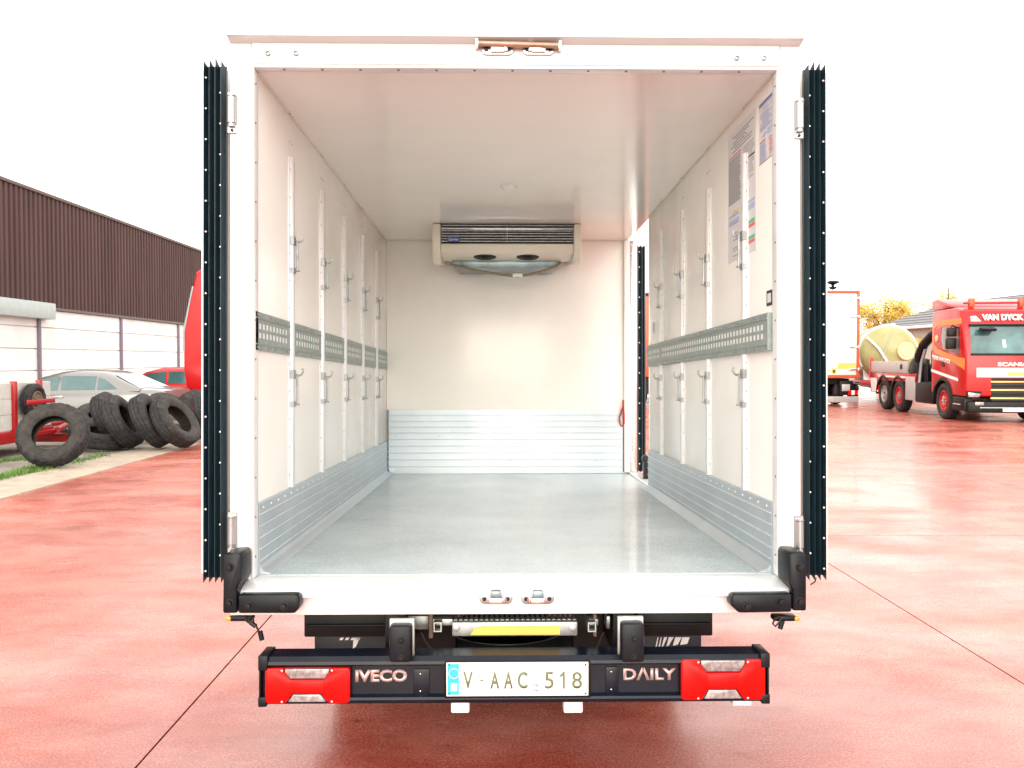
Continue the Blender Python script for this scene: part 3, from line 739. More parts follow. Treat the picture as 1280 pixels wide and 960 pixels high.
vb('grille_trim', 'chrome', xg0+.002, xg1-.002, ye+.002, ye+.012, h1-.040, h1-.033, bevel=.001, parent=evo)
for px in (606, 660):
    c = PY(px, 320, ye+.10); q = B(); zc2 = zz(321, ye+.12)
    sl_ = math.atan2(zz(325, ye+.26)-zz(317, ye+.02), .24)
    mm = T((c.x, ye+.14, (zz(317, ye+.02)+zz(325, ye+.26))/2)) @ RXm(sl_)
    q.lathe([(.088, -.006), (.088, .004), (.08, .006), (.001, .006)], axis=(0, 0, -1), n=32)
    bmesh.ops.transform(q.bm, matrix=mm, verts=q.bm.verts[:]); fan = q.build('fan', 'dark', evo)
    q = B()
    for k in range(3):
        q.lathe([(.024+k*.024, .007), (.027+k*.024, .010), (.030+k*.024, .007)], axis=(0, 0, -1), n=28, caps=False)
    q.lathe([(.022, .006), (.020, .014), (.001, .014)], axis=(0, 0, -1), n=16)
    bmesh.ops.transform(q.bm, matrix=mm, verts=q.bm.verts[:]); q.build('fan_guard', 'black', fan)
q = B(); ytr = ye+.30
tl, trr = PY(564, 326, ytr).x, PY(702, 326, ytr).x
q.prism([(tl, zz(325, ytr)), (tl+.05, zz(334, ytr)), (trr-.06, zz(334, ytr)), (trr, zz(325, ytr))], 'y', ytr, LEN-.02); q.build('drip_tray', 'tray', evo, bevel=.004)
q = B(); pts = [PY(px, py, ytr-.03) for px, py in ((562, 330), (570, 333), (590, 337), (612, 341), (630, 344), (648, 345.5), (664, 343), (680, 338.5), (695, 333), (701, 328))]
q.tube(pts, .010, 8); q.build('drain_hose', 'hose', evo)
c = PY(647, 344, ytr-.045); q = B(); q.box(c.x-.04, c.x+.04, ytr-.055, ytr-.02, c.z-.014, c.z+.014); q.build('hose_clip', 'wpaint', evo, bevel=.006)
c = PY(567, 299, ye-.006); q = B(); q.lathe([(.001, -.006), (1, -.006), (1, .0)], axis=(0, -1, 0), n=36)
bmesh.ops.transform(q.bm, matrix=T((c.x, ye-.004, c.z)) @ Matrix.Diagonal((.054, .8, .022, 1)), verts=q.bm.verts[:]); bd = q.build('badge', 'blue', evo)
text('Carrier', .078, .020, 'badge_lettering', 'wpaint', bd, T((c.x-.039, ye-.0045, c.z-.010)), .003, .015, .2)

# rear doors folded right back along the sides
def door(side):
    z0, z1 = PY(268, 722, .02).z, PY(268, 83, .02).z
    if side < 0: xo, xg, xi = PY(250.5, 400, .03).x, PY(255, 400, .03).x, PY(284, 400, .03).x
    else: xo, xg, xi = PY(1035.5, 400, .03).x, PY(1031, 400, .03).x, PY(1003.5, 400, .03).x
    d = B(); d.box(xo, xi, .035, 1.03, z0+.01, z1-.005); dr = d.build('rear_door', 'white', van, bevel=.006)
    q = B(); n = 4; wv = (xi-xg)/n
    q.box(xg, xi, .022, .0345, z0, z1)
    for k in range(n):
        a = xg+wv*k; zt_ = z1+.012+.012*((k*7) % 3)/2
        v_ = [(a+wv*.10, .022), (a+wv*.55, -.012), (a+wv*.90, .022)]
        lo = [(x, y, z0-(.014 if i == 1 else -.006)) for i, (x, y) in enumerate(v_)]; hi = [(x, y, zt_ if i == 1 else z1-.004) for i, (x, y) in enumerate(v_)]
        q.rings([lo, hi])
    q.build('gasket', 'gasket', dr, smooth=25)
    q = B(); zs = z0+.03; k = 0
    while zs < z1:
        for u in ((.20, .82) if k % 1 == 0 else ()):
            zq = zs+(.06 if u > .5 else 0)
            if zq < z1-.02: q.lathe([(.0042, 0), (.003, .003), (.001, .004)], c=(xg+(xi-xg)*u, -.002, zq), axis=(0, -1, 0), n=8)
        zs += .118; k += 1
    q.build('rivets', 'wpaint', dr, kind='stuff')
    for py in ((137, 664) if side < 0 else (144, 668)):
        px = 289 if side < 0 else 1000
        p = PY(px, py, -.02); q = B(); s = side
        q.tube([(p.x, -.016, p.z-.050), (p.x, -.016, p.z+.050)], .016, 14); q.tube([(p.x, -.016, p.z-.064), (p.x, -.016, p.z-.052)], .013, 12); q.tube([(p.x, -.016, p.z+.052), (p.x, -.016, p.z+.058)], .0175, 12)
        q.box(p.x-.016, p.x+.016, -.010, -.001, p.z-.085, p.z+.070)
        h = q.build('hinge', 'hinge', dr, smooth=40)
        q = B(); q.lathe([(.006, 0), (.006, .004), (.001, .005)], c=(p.x, -.010, p.z-.076), axis=(0, -1, 0), n=8); q.build('hinge_bolt', 'dark', h)
door(-1); door(1)
# side door folded forward along the outside
q = B(); q.box(XRo+.006, XRo+.075, LEN+.03, LEN+1.0, ZF, ZC-.03); sd = q.build('side_door', 'white', van, bevel=.005)
q = B(); zA, zB = ZF+.02, ZC-.05
for k in range(3): a = XRo-.012+k*.030; q.rings([[(a, LEN+.029, zA), (a+.015, LEN+.0, zA-.01), (a+.029, LEN+.029, zA)], [(a, LEN+.029, zB), (a+.015, LEN+.0, zB+.012), (a+.029, LEN+.029, zB)]])
q.build('gasket', 'gasket', sd, smooth=25)
q = B()
for k in range(15): q.lathe([(.007, 0), (.005, .004), (.001, .005)], c=(XRo+.018, LEN+.0, zA+.06+k*.128), axis=(0, -1, 0), n=6)
q.build('rivets', 'wpaint', sd, kind='stuff')
p = PY(806.5, 585, SD0+.5); q = B(); q.prism([(p.x-.012, p.z-.10), (p.x+.02, p.z-.10), (p.x+.02, p.z+.10), (p.x-.004, p.z+.10), (p.x-.022, p.z+.085), (p.x-.022, p.z+.06), (p.x-.006, p.z+.05), (p.x-.012, p.z)], 'y', SD0+.48, SD0+.55); q.build('door_buffer', 'rubber', van, bevel=.006)

# corner bumpers
def poly(ptsxy, y): return [(lambda v: (v.x, v.z))(PY(a, b_, y)) for a, b_ in ptsxy]
def buffer(name, pts, y, dep, bolts, m='rubber', bevel=.008):
    q = B(); q.prism(poly(pts, y), 'y', y, y+dep); o = q.build(name, m, van, bevel=bevel)
    for a, b_ in bolts:
        c = PY(a, b_, y); q = B(); q.lathe([(.018, -.004), (.017, .0015), (.011, .002), (.010, .014), (.001, .015)], c=(c.x, y-.0008, c.z), axis=(0, -1, 0), n=12); q.build('bolt', 'black', o)
    return o
buffer('corner_bumper', [(279, 693), (299, 691), (302, 697), (302, 726), (296, 735), (296, 767), (278, 767)], -.13, .128, [(287, 709), (287, 754)])
buffer('corner_bumper', [(297.5, 744), (370, 743), (374.5, 746), (374.5, 759), (368, 767), (297.5, 767)], -.13, .065, [(311, 757), (355, 758)])
buffer('corner_bumper', [(986, 694), (990, 690), (1006, 691), (1008.5, 696), (1008.5, 764), (991.5, 764), (991.5, 738), (986, 730)], -.13, .128, [(1000, 709), (1000, 752)])
buffer('corner_bumper', [(914, 747), (918, 743), (990, 742.5), (990, 765.5), (924, 766.5), (914, 757)], -.13, .065, [(934, 757.5), (976, 752)])

# ---- under the body
vb('chassis_rail', 'black', PY(385, 780, .3).x+.36, PY(385, 780, .3).x+.44, .02, 5.2, PY(400, 812, .1).z, zbm-.002)
vb('chassis_rail', 'black', PY(885, 780, .3).x-.44, PY(885, 780, .3).x-.36, .02, 5.2, PY(400, 812, .1).z, zbm-.002)
def pb(name, m, a, b_, c, d, y0, y1, bevel=.006, parent=None, back=True):
    p, q_ = PY(a, b_, y0), PY(c, d, y0); q = B(); q.box(p.x, q_.x, y0, y1, q_.z, p.z); return q.build(name, m, parent or van, bevel=bevel)
o = pb('mudguard', 'black', 380, 766, 496, 796, .22, .75); pb('mudguard_rib', 'black', 381, 781, 494, 784, .205, .225, parent=o)
o = pb('mudguard', 'black', 796, 766, 891, 795, .22, .75); pb('mudguard_rib', 'black', 797, 779, 889, 782, .205, .225, parent=o)
mf = pb('mud_flap', 'rubber', 393, 790, 497, 835, .80, .812)
mf2 = pb('mud_flap', 'rubber', 790, 790, 877, 835, .80, .812)
def flapmark(pts, par):
    q = B(); q.prism(poly(pts, .799), 'y', .7975, .7995); q.build('flap_print', 'paper', par)
for a, b_, c, d in ((820, 818, 822, 808), (824, 821, 826, 809), (828, 831, 833, 808), (834, 838, 841, 807), (842, 849, 851, 807), (851, 861, 861, 806)):
    k0 = min(1, max(0, (a-820)/40)); flapmark([(a+2, 796.5), (c+1 if c > b_ else b_+1, 796.5), (b_-2 if b_ > a else a+1, 808.5-k0*5), (a-1, 809.5-k0*4.5)], mf2)
flapmark([(442, 797), (450, 797), (445, 808), (441, 811)], mf)
for k in range(4): flapmark([(426+k*7, 797), (430+k*7, 797), (428+k*7, 800), (424+k*7, 800)], mf)
pb('cross_member_or_blank', 'black', 497, 766, 570, 822, .34, .40); pb('cross_member_or_blank', 'black', 716, 766, 792, 822, .34, .40)  # black plates added to hide bright ground on both sides of the spare wheel
# rear cross member, grey bracketry, step bar with yellow label
vb('cross_member_or_blank', 'black', PY(500, 770, .25).x, PY(790, 770, .25).x, 1.0, 1.1, PY(640, 795, .3).z, zbm-.003)
sb = pb('step_bar', 'zinc', 565, 778, 722, 795, -.01, .06, .006)
q = B(); p = PY(588, 783, -.012); p2 = PY(700, 793, -.012); q.prism([(p.x, p2.z), (p.x+.02, p.z-.004), (p.x+.05, p.z), (p2.x, p.z), (p2.x, p2.z)], 'y', -.014, -.0105); q.build('yellow_label', 'yellow', sb)
for px in (570, 716): c = PY(px, 785, -.012); q = B(); q.lathe([(.014, -.002), (.014, .004), (.008, .006), (.001, .006)], c=c, axis=(0, -1, 0), n=14); q.build('bolt', 'zinc', sb)
q = B(); p, p2 = PY(568, 772, .05), PY(720, 777, .05); k = p.x
while k < p2.x: q.box(k, k+.012, .02, .10, p2.z, p.z); k += .020
q.box(p.x, p2.x, .06, .12, p2.z-.012, p2.z); q.build('step_tread', 'zinc', sb)
for a, c in ((541, 566), (735, 748)):
    pb('bracket', 'zinc', a, 774, c, 782, .04, .12, .003)
pb('bracket', 'zinc', 502, 770, 536, 787, .12, .2, .004); pb('bracket', 'zinc', 758, 770, 790, 786, .12, .2, .004)
pb('bracket', 'rust', 536, 768, 541, 798, .05, .11, .003); pb('bracket', 'rust', 742, 768, 746, 796, .05, .11, .003)
for a in (542, 735):      # open square tubes
    p, p2 = PY(a, 778, .0), PY(a+10, 790, .0); q = B(); t_ = .004
    q.box(p.x, p2.x, 0, .1, p.z-t_, p.z); q.box(p.x, p2.x, 0, .1, p2.z, p2.z+t_); q.box(p.x, p.x+t_, 0, .1, p2.z+t_, p.z-t_); q.box(p2.x-t_, p2.x, 0, .1, p2.z+t_, p.z-t_); q.build('square_tube', 'zinc', van)
q = B(); q.tube([PY(x_, y_, .16) for x_, y_ in ((526, 790), (532, 802), (540, 812), (552, 822))], .008, 8); q.build('brake_hose', 'cable', van)
q = B(); q.tube([PY(x_, y_, .16) for x_, y_ in ((755, 790), (750, 800), (744, 812), (742, 824))], .007, 8); q.build('brake_hose', 'cable', van)
spz = PY(640, 806, .6).z
sme = tyre_mesh('spare_wheel', .34, .20, .20, 32); M['spare'] = mat('shiny spare tyre rubber', (.045, .05, .055), .32, var=.2); sme.materials[0] = M['spare']; sme.materials[1] = M['spare']
spw = link('spare_wheel', sme, van); spw.rotation_euler = (R(90), 0, 0); spw.location = (.03, .62, spz-.02)
q = B(); q.lathe([(.205, -.06), (.205, .03), (.17, .04), (.08, .02), (.001, .02)], axis=(0, 1, 0), n=32); q.build('rim', 'black', spw, smooth=50)
for s in (-1, 1):
    for k in (0, 1):
        wm = wheel(van, (.03+s*(.80-.22*k), 1.35, .36+1.35*TRUCK_PITCH), .35, .2, s)
# axle
q = B(); q.tube([(-.75, 1.35, .42), (.8, 1.35, .42)], .06, 10); q.lathe([(.001, -.16), (.12, -.12), (.16, 0), (.12, .12), (.001, .16)], c=(.03, 1.35, .42), axis=(1, 0, 0), n=20); q.build('rear_axle', 'black', van)
# cab ahead of the box (out of sight from here)
q = B(); q.prism([(LEN+.25, .45), (LEN+.25, 2.25), (LEN+.9, 2.3), (LEN+1.5, 1.65), (LEN+2.2, 1.3), (LEN+2.3, .5)], 'x', -.98, 1.04); q.build('cab', 'white', van, bevel=.08)
for s in (-1, 1): wheel(van, (.03+s*.86, LEN+1.55, .50), .35, .22, s)

vb('dark_filler', 'black', -.72, .78, 1.9, 2.5, .16+2.2*TRUCK_PITCH, zbm-.06, bevel=.05)  # made-up black box closing off the lit ground seen ahead under the chassis
# light bar
yb = -.16
zt1, zb1 = PY(640, 820, yb).z, PY(640, 880, yb).z
bx0, bx1 = PY(325, 850, yb).x, PY(960, 850, yb).x
q = B(); t_ = .006
zt2 = PY(640, 832, yb).z; zb0 = PY(640, 870, yb).z
q.prism([(yb+.10, zt1), (yb+.02, zt1-.004), (yb+.002, zt1-.018), (yb, zt2+.006), (yb+.006, zt2), (yb+.030, zt2-.001), (yb+.030, zb0), (yb+.004, zb0-.004), (yb, zb0-.012), (yb+.004, zb1+.004), (yb+.02, zb1), (yb+.10, zb1), (yb+.10, zb1+t_), (yb+.05, zb1+t_+.01), (yb+.05, zt1-t_-.012), (yb+.10, zt1-t_)], 'x', bx0, bx1)
lb = q.build('light_bar', 'bar', van, smooth=35)
for x in (bx0, bx1):
    s = -1 if x == bx0 else 1
    q = B(); q.box(x-s*.028, x+s*.006, yb-.006, yb+.11, zt2-.012, zt1+.006); q.box(x-s*.002, x+s*.004, yb-.003, yb+.10, zb1, zt2); q.box(x-s*.024, x+s*.006, yb-.006, yb+.11, zb1-.004, zb0+.002)
    q.build('end_cap', 'rubber', lb, bevel=.004)
yw = yb+.030
def tl(px0, px1, py0, py1, inner):
    y = yb-.004; a, c = PY(px0, py0, y), PY(px1, py1, y); W_, H_ = c.x-a.x, a.z-c.z
    U = lambda u, v: (a.x+W_*u, a.z-H_*v)
    q = B(); q.box(a.x+.002, c.x-.002, y+.016, yw-.0005, c.z+.002, a.z-.002); base = q.build('tail_light', 'reflex', lb, bevel=.004)
    red = [U(0, .04), U(.03, 0), U(.22, 0), U(.22, .10), U(.30, .33), U(.70, .33), U(.77, .10), U(.77, 0), U(.97, 0), U(1, .04), U(1, .96), U(.97, 1), U(.77, 1), U(.74, .98), U(.66, .72), U(.32, .72), U(.25, .98), U(.22, 1), U(.03, 1), U(0, .96)]
    q = B(); q.prism(red, 'y', y, y+.02); q.build('red_lens', 'redlens', base, bevel=.004)
    for pts in ([U(.235, .03), U(.755, .03), U(.755, .12), U(.70, .30), U(.30, .30), U(.235, .12)], [U(.33, .755), U(.65, .755), U(.72, .97), U(.27, .97)]):
        q = B(); q.prism(pts, 'y', y+.003, y+.018); q.build('clear_lens', 'clear', base, bevel=.002)
        xs_ = [p[0] for p in pts]; zs_ = [p[1] for p in pts]; q = B(); n = 22
        for k in range(n):
            x = min(xs_)+(max(xs_)-min(xs_))*(.16+.68*k/(n-1)); q.box(x-.0012, x+.0012, y+.0015, y+.0032, min(zs_)+.003, max(zs_)-.003)
        q.build('lens_flutes', 'clear', base)
    q = B(); q.box(*[U(.31, 0)[0], U(.69, 0)[0]], y-.0015, y+.001, U(0, .68)[1], U(0, .37)[1]); q.build('reflector', 'reflex', base, bevel=.001)
    for u, v_ in ((.20, .06), (.79, .06), (.20, .95), (.79, .95)):
        q = B(); c2 = U(u, v_); q.lathe([(.0045, -.001), (.004, .002), (.001, .0025)], c=(c2[0], y, c2[1]), axis=(0, -1, 0), n=8); q.build('lens_screw', 'chrome', base)
tl(331, 437, 836, 879, 1); tl(852, 957, 825, 875, -1)
def lettering(s, px0, px1, py0, py1, m, par, y, nm, bold):
    a, c = PY(px0, py1, y), PY(px1, py0, y); text(s, c.x-a.x, c.z-a.z, nm, m, par, T((a.x, y, a.z)), .003, bold)
lettering('IVECO', 444, 509, 836.5, 852.5, 'badge', lb, yw, 'lettering', .045)
lettering('D\u039bILY', 779, 845, 834, 850, 'badge', lb, yw, 'lettering', .03)
p, p2 = PY(555.5, 827, yb-.004), PY(738.5, 872, yb-.004)
q = B(); q.box(p.x, p2.x, yb-.004, yw, p2.z, p.z); hd = q.build('plate_holder', 'black', lb, bevel=.004)
p, p2 = PY(558, 828.5, yb-.008), PY(735.5, 869.5, yb-.008)
q = B(); q.box(p.x, p2.x, yb-.008, yb-.0045, p2.z, p.z); npl = q.build('number_plate', 'plate', lb, bevel=.003)
q = B(); zr = p.z-.004
q.box(p.x+.004, p.x+.046, yb-.0095, yb-.0075, p2.z+.006, p.z-.004); q.build('plate_band', 'cyan', npl)
q = B(); c = PY(567.5, 859, yb-.01); q.box(c.x-.011, c.x+.011, yb-.0105, yb-.009, c.z-.014, c.z+.014); q.build('band_mark', 'plate', npl)
q = B(); c = PY(567.5, 842, yb-.01); q.lathe([(.016, .0), (.020, .001), (.016, .001)], c=(c.x, yb-.0095, c.z), axis=(0, -1, 0), n=20, caps=False); q.build('band_ring', 'header', npl)
for s, a, c in (('V', 579, 591), ('-', 600, 604.5), ('A', 613, 624), ('A', 630, 641), ('C', 647, 659.5), ('5', 681, 692), ('1', 700, 706), ('8', 715, 727.5)):
    if s == '-': lettering('-', a, c, 849.5, 851, 'plate_txt', npl, yb-.0078, 'plate_character', 0)
    elif s == '1':
        k_ = PY(703, 860.5, yb-.0078); k2 = PY(706, 839.5, yb-.0078); q = B(); zt9, zb9 = k2.z, k_.z
        q.prism([(k2.x-.0075, zb9), (k2.x, zb9), (k2.x, zt9), (k2.x-.006, zt9), (k2.x-.018, zt9-.014), (k2.x-.018, zt9-.022), (k2.x-.0075, zt9-.013)], 'y', yb-.0108, yb-.0078); q.build('plate_character', 'plate_txt', npl)
    else: lettering(s, a, c, 839.5, 860.5, 'plate_txt', npl, yb-.0078, 'plate_character', .004 if s in '58' else .018)
q = B(); c = PY(670, 859, yb-.009)
for k in range(14): u, v_ = random.uniform(-.016, .016), random.uniform(-.014, .014); q.box(c.x+u-.003, c.x+u+.003, yb-.0092, yb-.0078, c.z+v_-.002, c.z+v_+.002)
q.box(c.x-.007, c.x+.007, yb-.0092, yb-.0078, c.z+.024, c.z+.027); q.build('plate_seal', 'ink_grey', npl)
for px in (561.5, 732):
    for py in ((831, 867)): c = PY(px, py, yb-.009); q = B(); q.lathe([(.004, 0), (.003, .0015), (.001, .002)], c=(c.x, yb-.0082, c.z), axis=(0, -1, 0), n=8); q.build('plate_screw', 'dark', npl)
for a, c, d, e in ((517, 537, 836, 868), (757, 773, 833, 866)):
    p, p2 = PY(a, d, yw), PY(c, e, yw); q = B(); q.box(p.x, p2.x, yw-.006, yw-.0005, p2.z, p.z); cp = q.build('cover_plate', 'bar', lb, bevel=.002)
    for t0 in (.18, .85): q = B(); q.lathe([(.004, 0), (.003, .002), (.001, .003)], c=((p.x+p2.x)/2-.004, yw-.006, p.z+(p2.z-p.z)*t0), axis=(0, -1, 0), n=8); q.build('screw', 'chrome', cp)
for a, c, d, e in ((564, 587, 877, 889), (704, 728, 876, 889), (914, 938, 872, 880)):
    p, p2 = PY(a, d, yb+.05), PY(c, e, yb+.05); q = B(); q.box(p.x, p2.x, yb+.03, yb+.09, p2.z, zb1-.001); q.build('plate_lamp', 'wpaint', lb, bevel=.006)
# rubber buffers on their steel brackets
for a, c, d, e in ((486, 514, 783, 829), (777, 806, 780, 829)):
    p, p2 = PY(a, d, yb-.03), PY(c, e, yb-.03)
    q = B(); q.box(p.x-.006, p2.x+.006, yb+.03, yb+.045, zt1-.01, p.z+.010); br = q.build('buffer_bracket', 'zinc', van, bevel=.004)
    q = B(); q.box(p.x, p2.x, yb-.03, yb+.0295, p2.z, p.z); bu = q.build('rubber_buffer', 'rubber', van, bevel=.012)
    for t0 in (.38, .86): q = B(); q.lathe([(.013, -.001), (.013, .0015), (.009, .002), (.008, .010), (.001, .011)], c=((p.x+p2.x)/2+.004, yb-.0305, p.z+(p2.z-p.z)*t0), axis=(0, -1, 0), n=10); q.build('bolt', 'black', bu)
    vb('bar_arm', 'black', p.x+.02, p2.x-.02, yb+.06, .5, zt1-.03, zt1+.05)
# marker lamps and their loose cables
for px, s in ((300, 1), (982, -1)):
    c = PY(px, 774, -.02); q = B(); q.box(c.x-.045*1, c.x+.045, -.02, .03, c.z-.010, c.z+.012); lm = q.build('marker_lamp', 'rubber', van, bevel=.008)
    q = B(); q.box(c.x-s*.034, c.x-s*.056, -.024, .02, c.z-.008, c.z+.010); q.build('amber_lens', 'amber', lm, bevel=.006)
def cab(pts, r=.0045): q = B(); q.tube([PY(a, b_, -.03) for a, b_ in pts], r, 6); return q.build('cable', 'cable', van)
cab([(306, 770), (308, 776), (312, 779), (317, 777), (316, 771)]); c1 = cab([(310, 772), (313, 779), (320, 782), (323, 788), (326, 797)])
q = B(); q.tube([PY(325, 789, -.03), PY(327.5, 800, -.03)], .010, 8); q.build('plug', 'rubber', c1)
q = B(); q.tube([PY(313, 778, -.03), PY(320, 783, -.03)], .009, 8); q.build('plug', 'rubber', c1)
c2 = cab([(975, 770), (968, 774), (966, 780), (969, 783), (974, 778), (977, 771)], .004); q = B(); q.tube([PY(978, 776, -.03), PY(975, 786, -.03)], .010, 8); q.build('plug', 'rubber', c2)
cab([(1020, 722), (1019, 727), (1013, 731)], .003)

# red strap hanging in the front corner: a thing of its own
q = B(); ys_ = LEN-.045; q.tube([PY(a, b_, ys_) for a, b_ in ((779, 500), (779, 508), (777, 514), (774.5, 522), (775, 530), (777.5, 533), (780, 529), (780, 518), (779, 508))], .007, 8)
stp = q.build('hanging_strap', 'strap'); stp.matrix_world = Mt
tag(stp, 'thin red strap loop hanging at the inside front corner', 'strap')

# ================================================================ RIGHT SIDE
# ---------------------------------------------------------------- white box trailer
wt = thing('box_trailer', 'white box trailer with orange red edged rear doors, beside the tank lorry', 'trailer', (11.82, 30, 0))
q = B(); q.box(-1.27, 1.25, .05, 10, 1.05, 4.18); q.build('box_body', 'trailer', wt, bevel=.02)
for a, c in ((-1.16, -.003), (.003, 1.14)): q = B(); q.box(a, c, .0, .049, 1.14, 4.06); q.build('door', 'trailer', wt, bevel=.01)
q = B(); q.box(1.142, 1.245, -.02, .06, 1.02, 4.2); q.build('corner_post', 'orange_red', wt, bevel=.02)
q = B(); q.box(-1.29, -1.162, -.02, .06, 1.02, 4.2); q.build('corner_post', 'orange_red', wt, bevel=.02)
q = B(); q.box(-1.16, 1.14, -.015, .055, 4.10, 4.19); q.build('top_rail', 'orange_red', wt, bevel=.02)
q = B(); q.box(-1.16, 1.14, -.03, .055, 1.02, 1.138); q.build('bottom_rail', 'orange_red', wt, bevel=.02)
for z in (1.34, 2.15, 3.25, 3.92): q = B(); q.box(.86, 1.24, -.05, -.021, z-.035, z+.035); q.tube([(1.2, -.05, z-.06), (1.2, -.05, z+.06)], .025, 8); q.build('hinge', 'steel', wt, bevel=.008)
q = B(); q.box(.45, 1.12, -.006, -.001, 1.36, 1.57); q.build('yellow_sign', 'yellow', wt)
q = B(); q.box(.24, .42, -.006, -.001, 1.18, 1.38); s1 = q.build('small_sign', 'yellow', wt); q = B(); q.box(.28, .36, -.009, -.006, 1.22, 1.32); q.build('sign_mark', 'ink_black', s1)
q = B(); q.box(.02, .2, -.006, -.001, 1.26, 1.34); q.build('small_sign', 'ink_yel', wt)
q = B(); q.box(-1.2, 1.22, -.06, .1, .12+.02, .36); q.build('bumper_bar', 'board', wt, bevel=.02)
q = B(); q.box(.55, 1.05, .02, .5, .40, .92); q.build('tool_box', 'black', wt, bevel=.02)
q = B(); q.box(.62, .92, .0, .018, .55, .80); q.build('box_face', 'board', wt, bevel=.01)
for i in range(4): q = B(); q.box(.82+.12*i, .935+.12*i, -.08, -.062, .42, .58); q.build('marker_stripe', 'redlens' if i % 2 == 0 else 'wpaint', wt)
q = B(); q.box(-1.0, 1.0, .3, 9.5, .8, 1.0); q.build('chassis', 'black', wt)
for y in (1.6, 2.9):
    for s in (-1, 1): wheel(wt, (s*1.02, y, .5), .5, .34, s)
q = B()
for k in range(4): q.box(1.1, 1.24, -.05+.0*k, .04, .62+.075*k, .66+.075*k)
q.build('spring_pack', 'black', wt)

# ---------------------------------------------------------------- red flatbed tractor with crane
sn = thing('crane_lorry', 'red three axle lorry with orange stripe, black crane and dropside deck', 'lorry', (13.86, 23.35, 0), (0, 0, R(-6.2)))
def sbx(name, m, x0, x1, y0, y1, z0, z1, bevel=.02, parent=sn): q = B(); q.box(x0, x1, y0, y1, z0, z1); return q.build(name, m, parent, bevel=bevel)
arch = [(.62*math.cos(R(a)), .50+.66*math.sin(R(a))) for a in range(20, 161, 14)]
prof = [(.80, .72)]+[(.80, 3.02), (.62, 3.10), (-.75, 3.12), (-1.05, 3.02), (-1.22, 2.64), (-1.43, 1.86), (-1.47, 1.60), (-1.47, .70), (-.64, .70)]+[(-y, z) for y, z in arch]+[(.64, .72)]
q = B(); q.prism(prof, 'x', -1.25, 1.25); cabo = q.build('cab', 'red', sn, bevel=.055, seg=3)
q = B(); q.prism([(.90, 3.13), (1.0, 3.42), (.6, 3.44), (-.35, 3.22), (-.55, 3.13)], 'x', -1.2, 1.2); q.build('wind_deflector', 'red', sn, bevel=.05)
sbx('roof_bar', 'red', -1.0, 1.0, -.75, -.62, 3.22, 3.28, .02)
for x in (-.8, .5): sbx('beacon', 'orange_red', x-.07, x+.07, -.76, -.62, 3.14, 3.38, .02)
sl2 = math.atan2(.21, .78)
def front(y0, z0): return T((0, y0, z0)) @ RXm(-sl2)
q = B(); q.face([(-1.12, -1.438, 1.86), (1.12, -1.438, 1.86), (1.06, -1.236, 2.62), (-1.06, -1.236, 2.62)]); q.build('windscreen', 'glass_l', sn)
q = B(); q.prism([(-1.235, 2.655), (-1.29, 2.63), (-1.28, 2.585), (-1.25, 2.60)], 'x', -1.10, 1.10); q.build('sun_visor', 'black', sn, bevel=.01)
sbx('wiper_panel', 'black', -1.12, 1.12, -1.465, -1.40, 1.80, 1.86, .015)
q = B(); q.face([(-.28, -1.398, 2.02), (-.20, -1.398, 2.02), (-.20, -1.345, 2.22), (-.28, -1.345, 2.22)]); q.build('screen_tag', 'wpaint', sn)
q = B(); q.prism([(-.86, 1.90), (-.84, 2.22), (-.78, 2.28), (-.66, 2.26), (-.62, 1.90)], 'y', -1.40+.02, -1.37); 
bmesh.ops.transform(q.bm, matrix=T((0, -1.412, 1.88)) @ RXm(-sl2*1.0) @ T((0, 1.38, -1.88)), verts=q.bm.verts[:]); q.build('seat_shape', 'black', sn)
text('VAN DYCK', 1.05, .19, 'lettering', 'wpaint', sn, T((-.72, -1.205, 2.74)) @ RXm(-.42), .012, .06, .12)
for x in (-1.02, .52): q = B(); q.prism([(x, 2.72), (x, 2.86), (x+.12, 2.87), (x+.27, 2.72)], 'y', -1.20, -1.10); q.build('roof_lamp', 'wpaint', sn, bevel=.008)
text('SCANIA', .78, .11, 'lettering', 'wpaint', sn, T((-.45, -1.474, 1.51)), .012, .05)
sbx('front_band', 'wpaint', -.98, 1.15, -1.486, -1.472, 1.22, 1.47, .004)
q = B(); q.box(-.2, 1.0, -1.489, -1.4865, 1.26, 1.36); q.build('band_stripe', 'ink_yel', sn)
sbx('grille', 'dark', -.60, .60, -1.482, -1.46, .58, 1.20, .01)
for z in (1.10, .88, .66): sbx('grille_bar', 'gold', -.63, .63, -1.51, -1.483, z-.022, z+.022, .008)
for z in (1.16, .99, .77): sbx('grille_slat', 'black', -.58, .58, -1.495, -1.483, z-.03, z+.03, .006)
for s in (-1, 1):
    q = B(); q.prism([(s*.84, .84), (s*1.24, .86), (s*1.22, .66), (s*.90, .66)], 'y', -1.50, -1.40); hl = q.build('headlight', 'black', sn, bevel=.015)
    q = B(); q.prism([(s*.88, .78), (s*1.20, .82), (s*1.19, .69), (s*.92, .69)], 'y', -1.512, -1.499); q.build('lamp_glass', 'clear', hl, bevel=.006)
    q = B(); q.box(s*.80, s*1.02, -1.525, -1.50, .47, .56); q.build('fog_lamp', 'clear', sn, bevel=.01)
    sbx('corner_step', 'black', s*1.02, s*1.26, -1.40, -.62, .30, .69, .04)
    sbx('step_edge', 'alu_white', s*1.262, s*1.27, -1.2, -.75, .47, .49, .0)
sbx('bumper', 'black', -1.2, 1.2, -1.515, -1.2, .27, .575, .05)
sbx('bumper_trim', 'zinc', -.9, 1.1, -1.525, -1.513, .40, .42, .0)
pl2 = sbx('number_plate', 'wpaint', -.32, .24, -1.53, -1.513, .305, .40, .004)
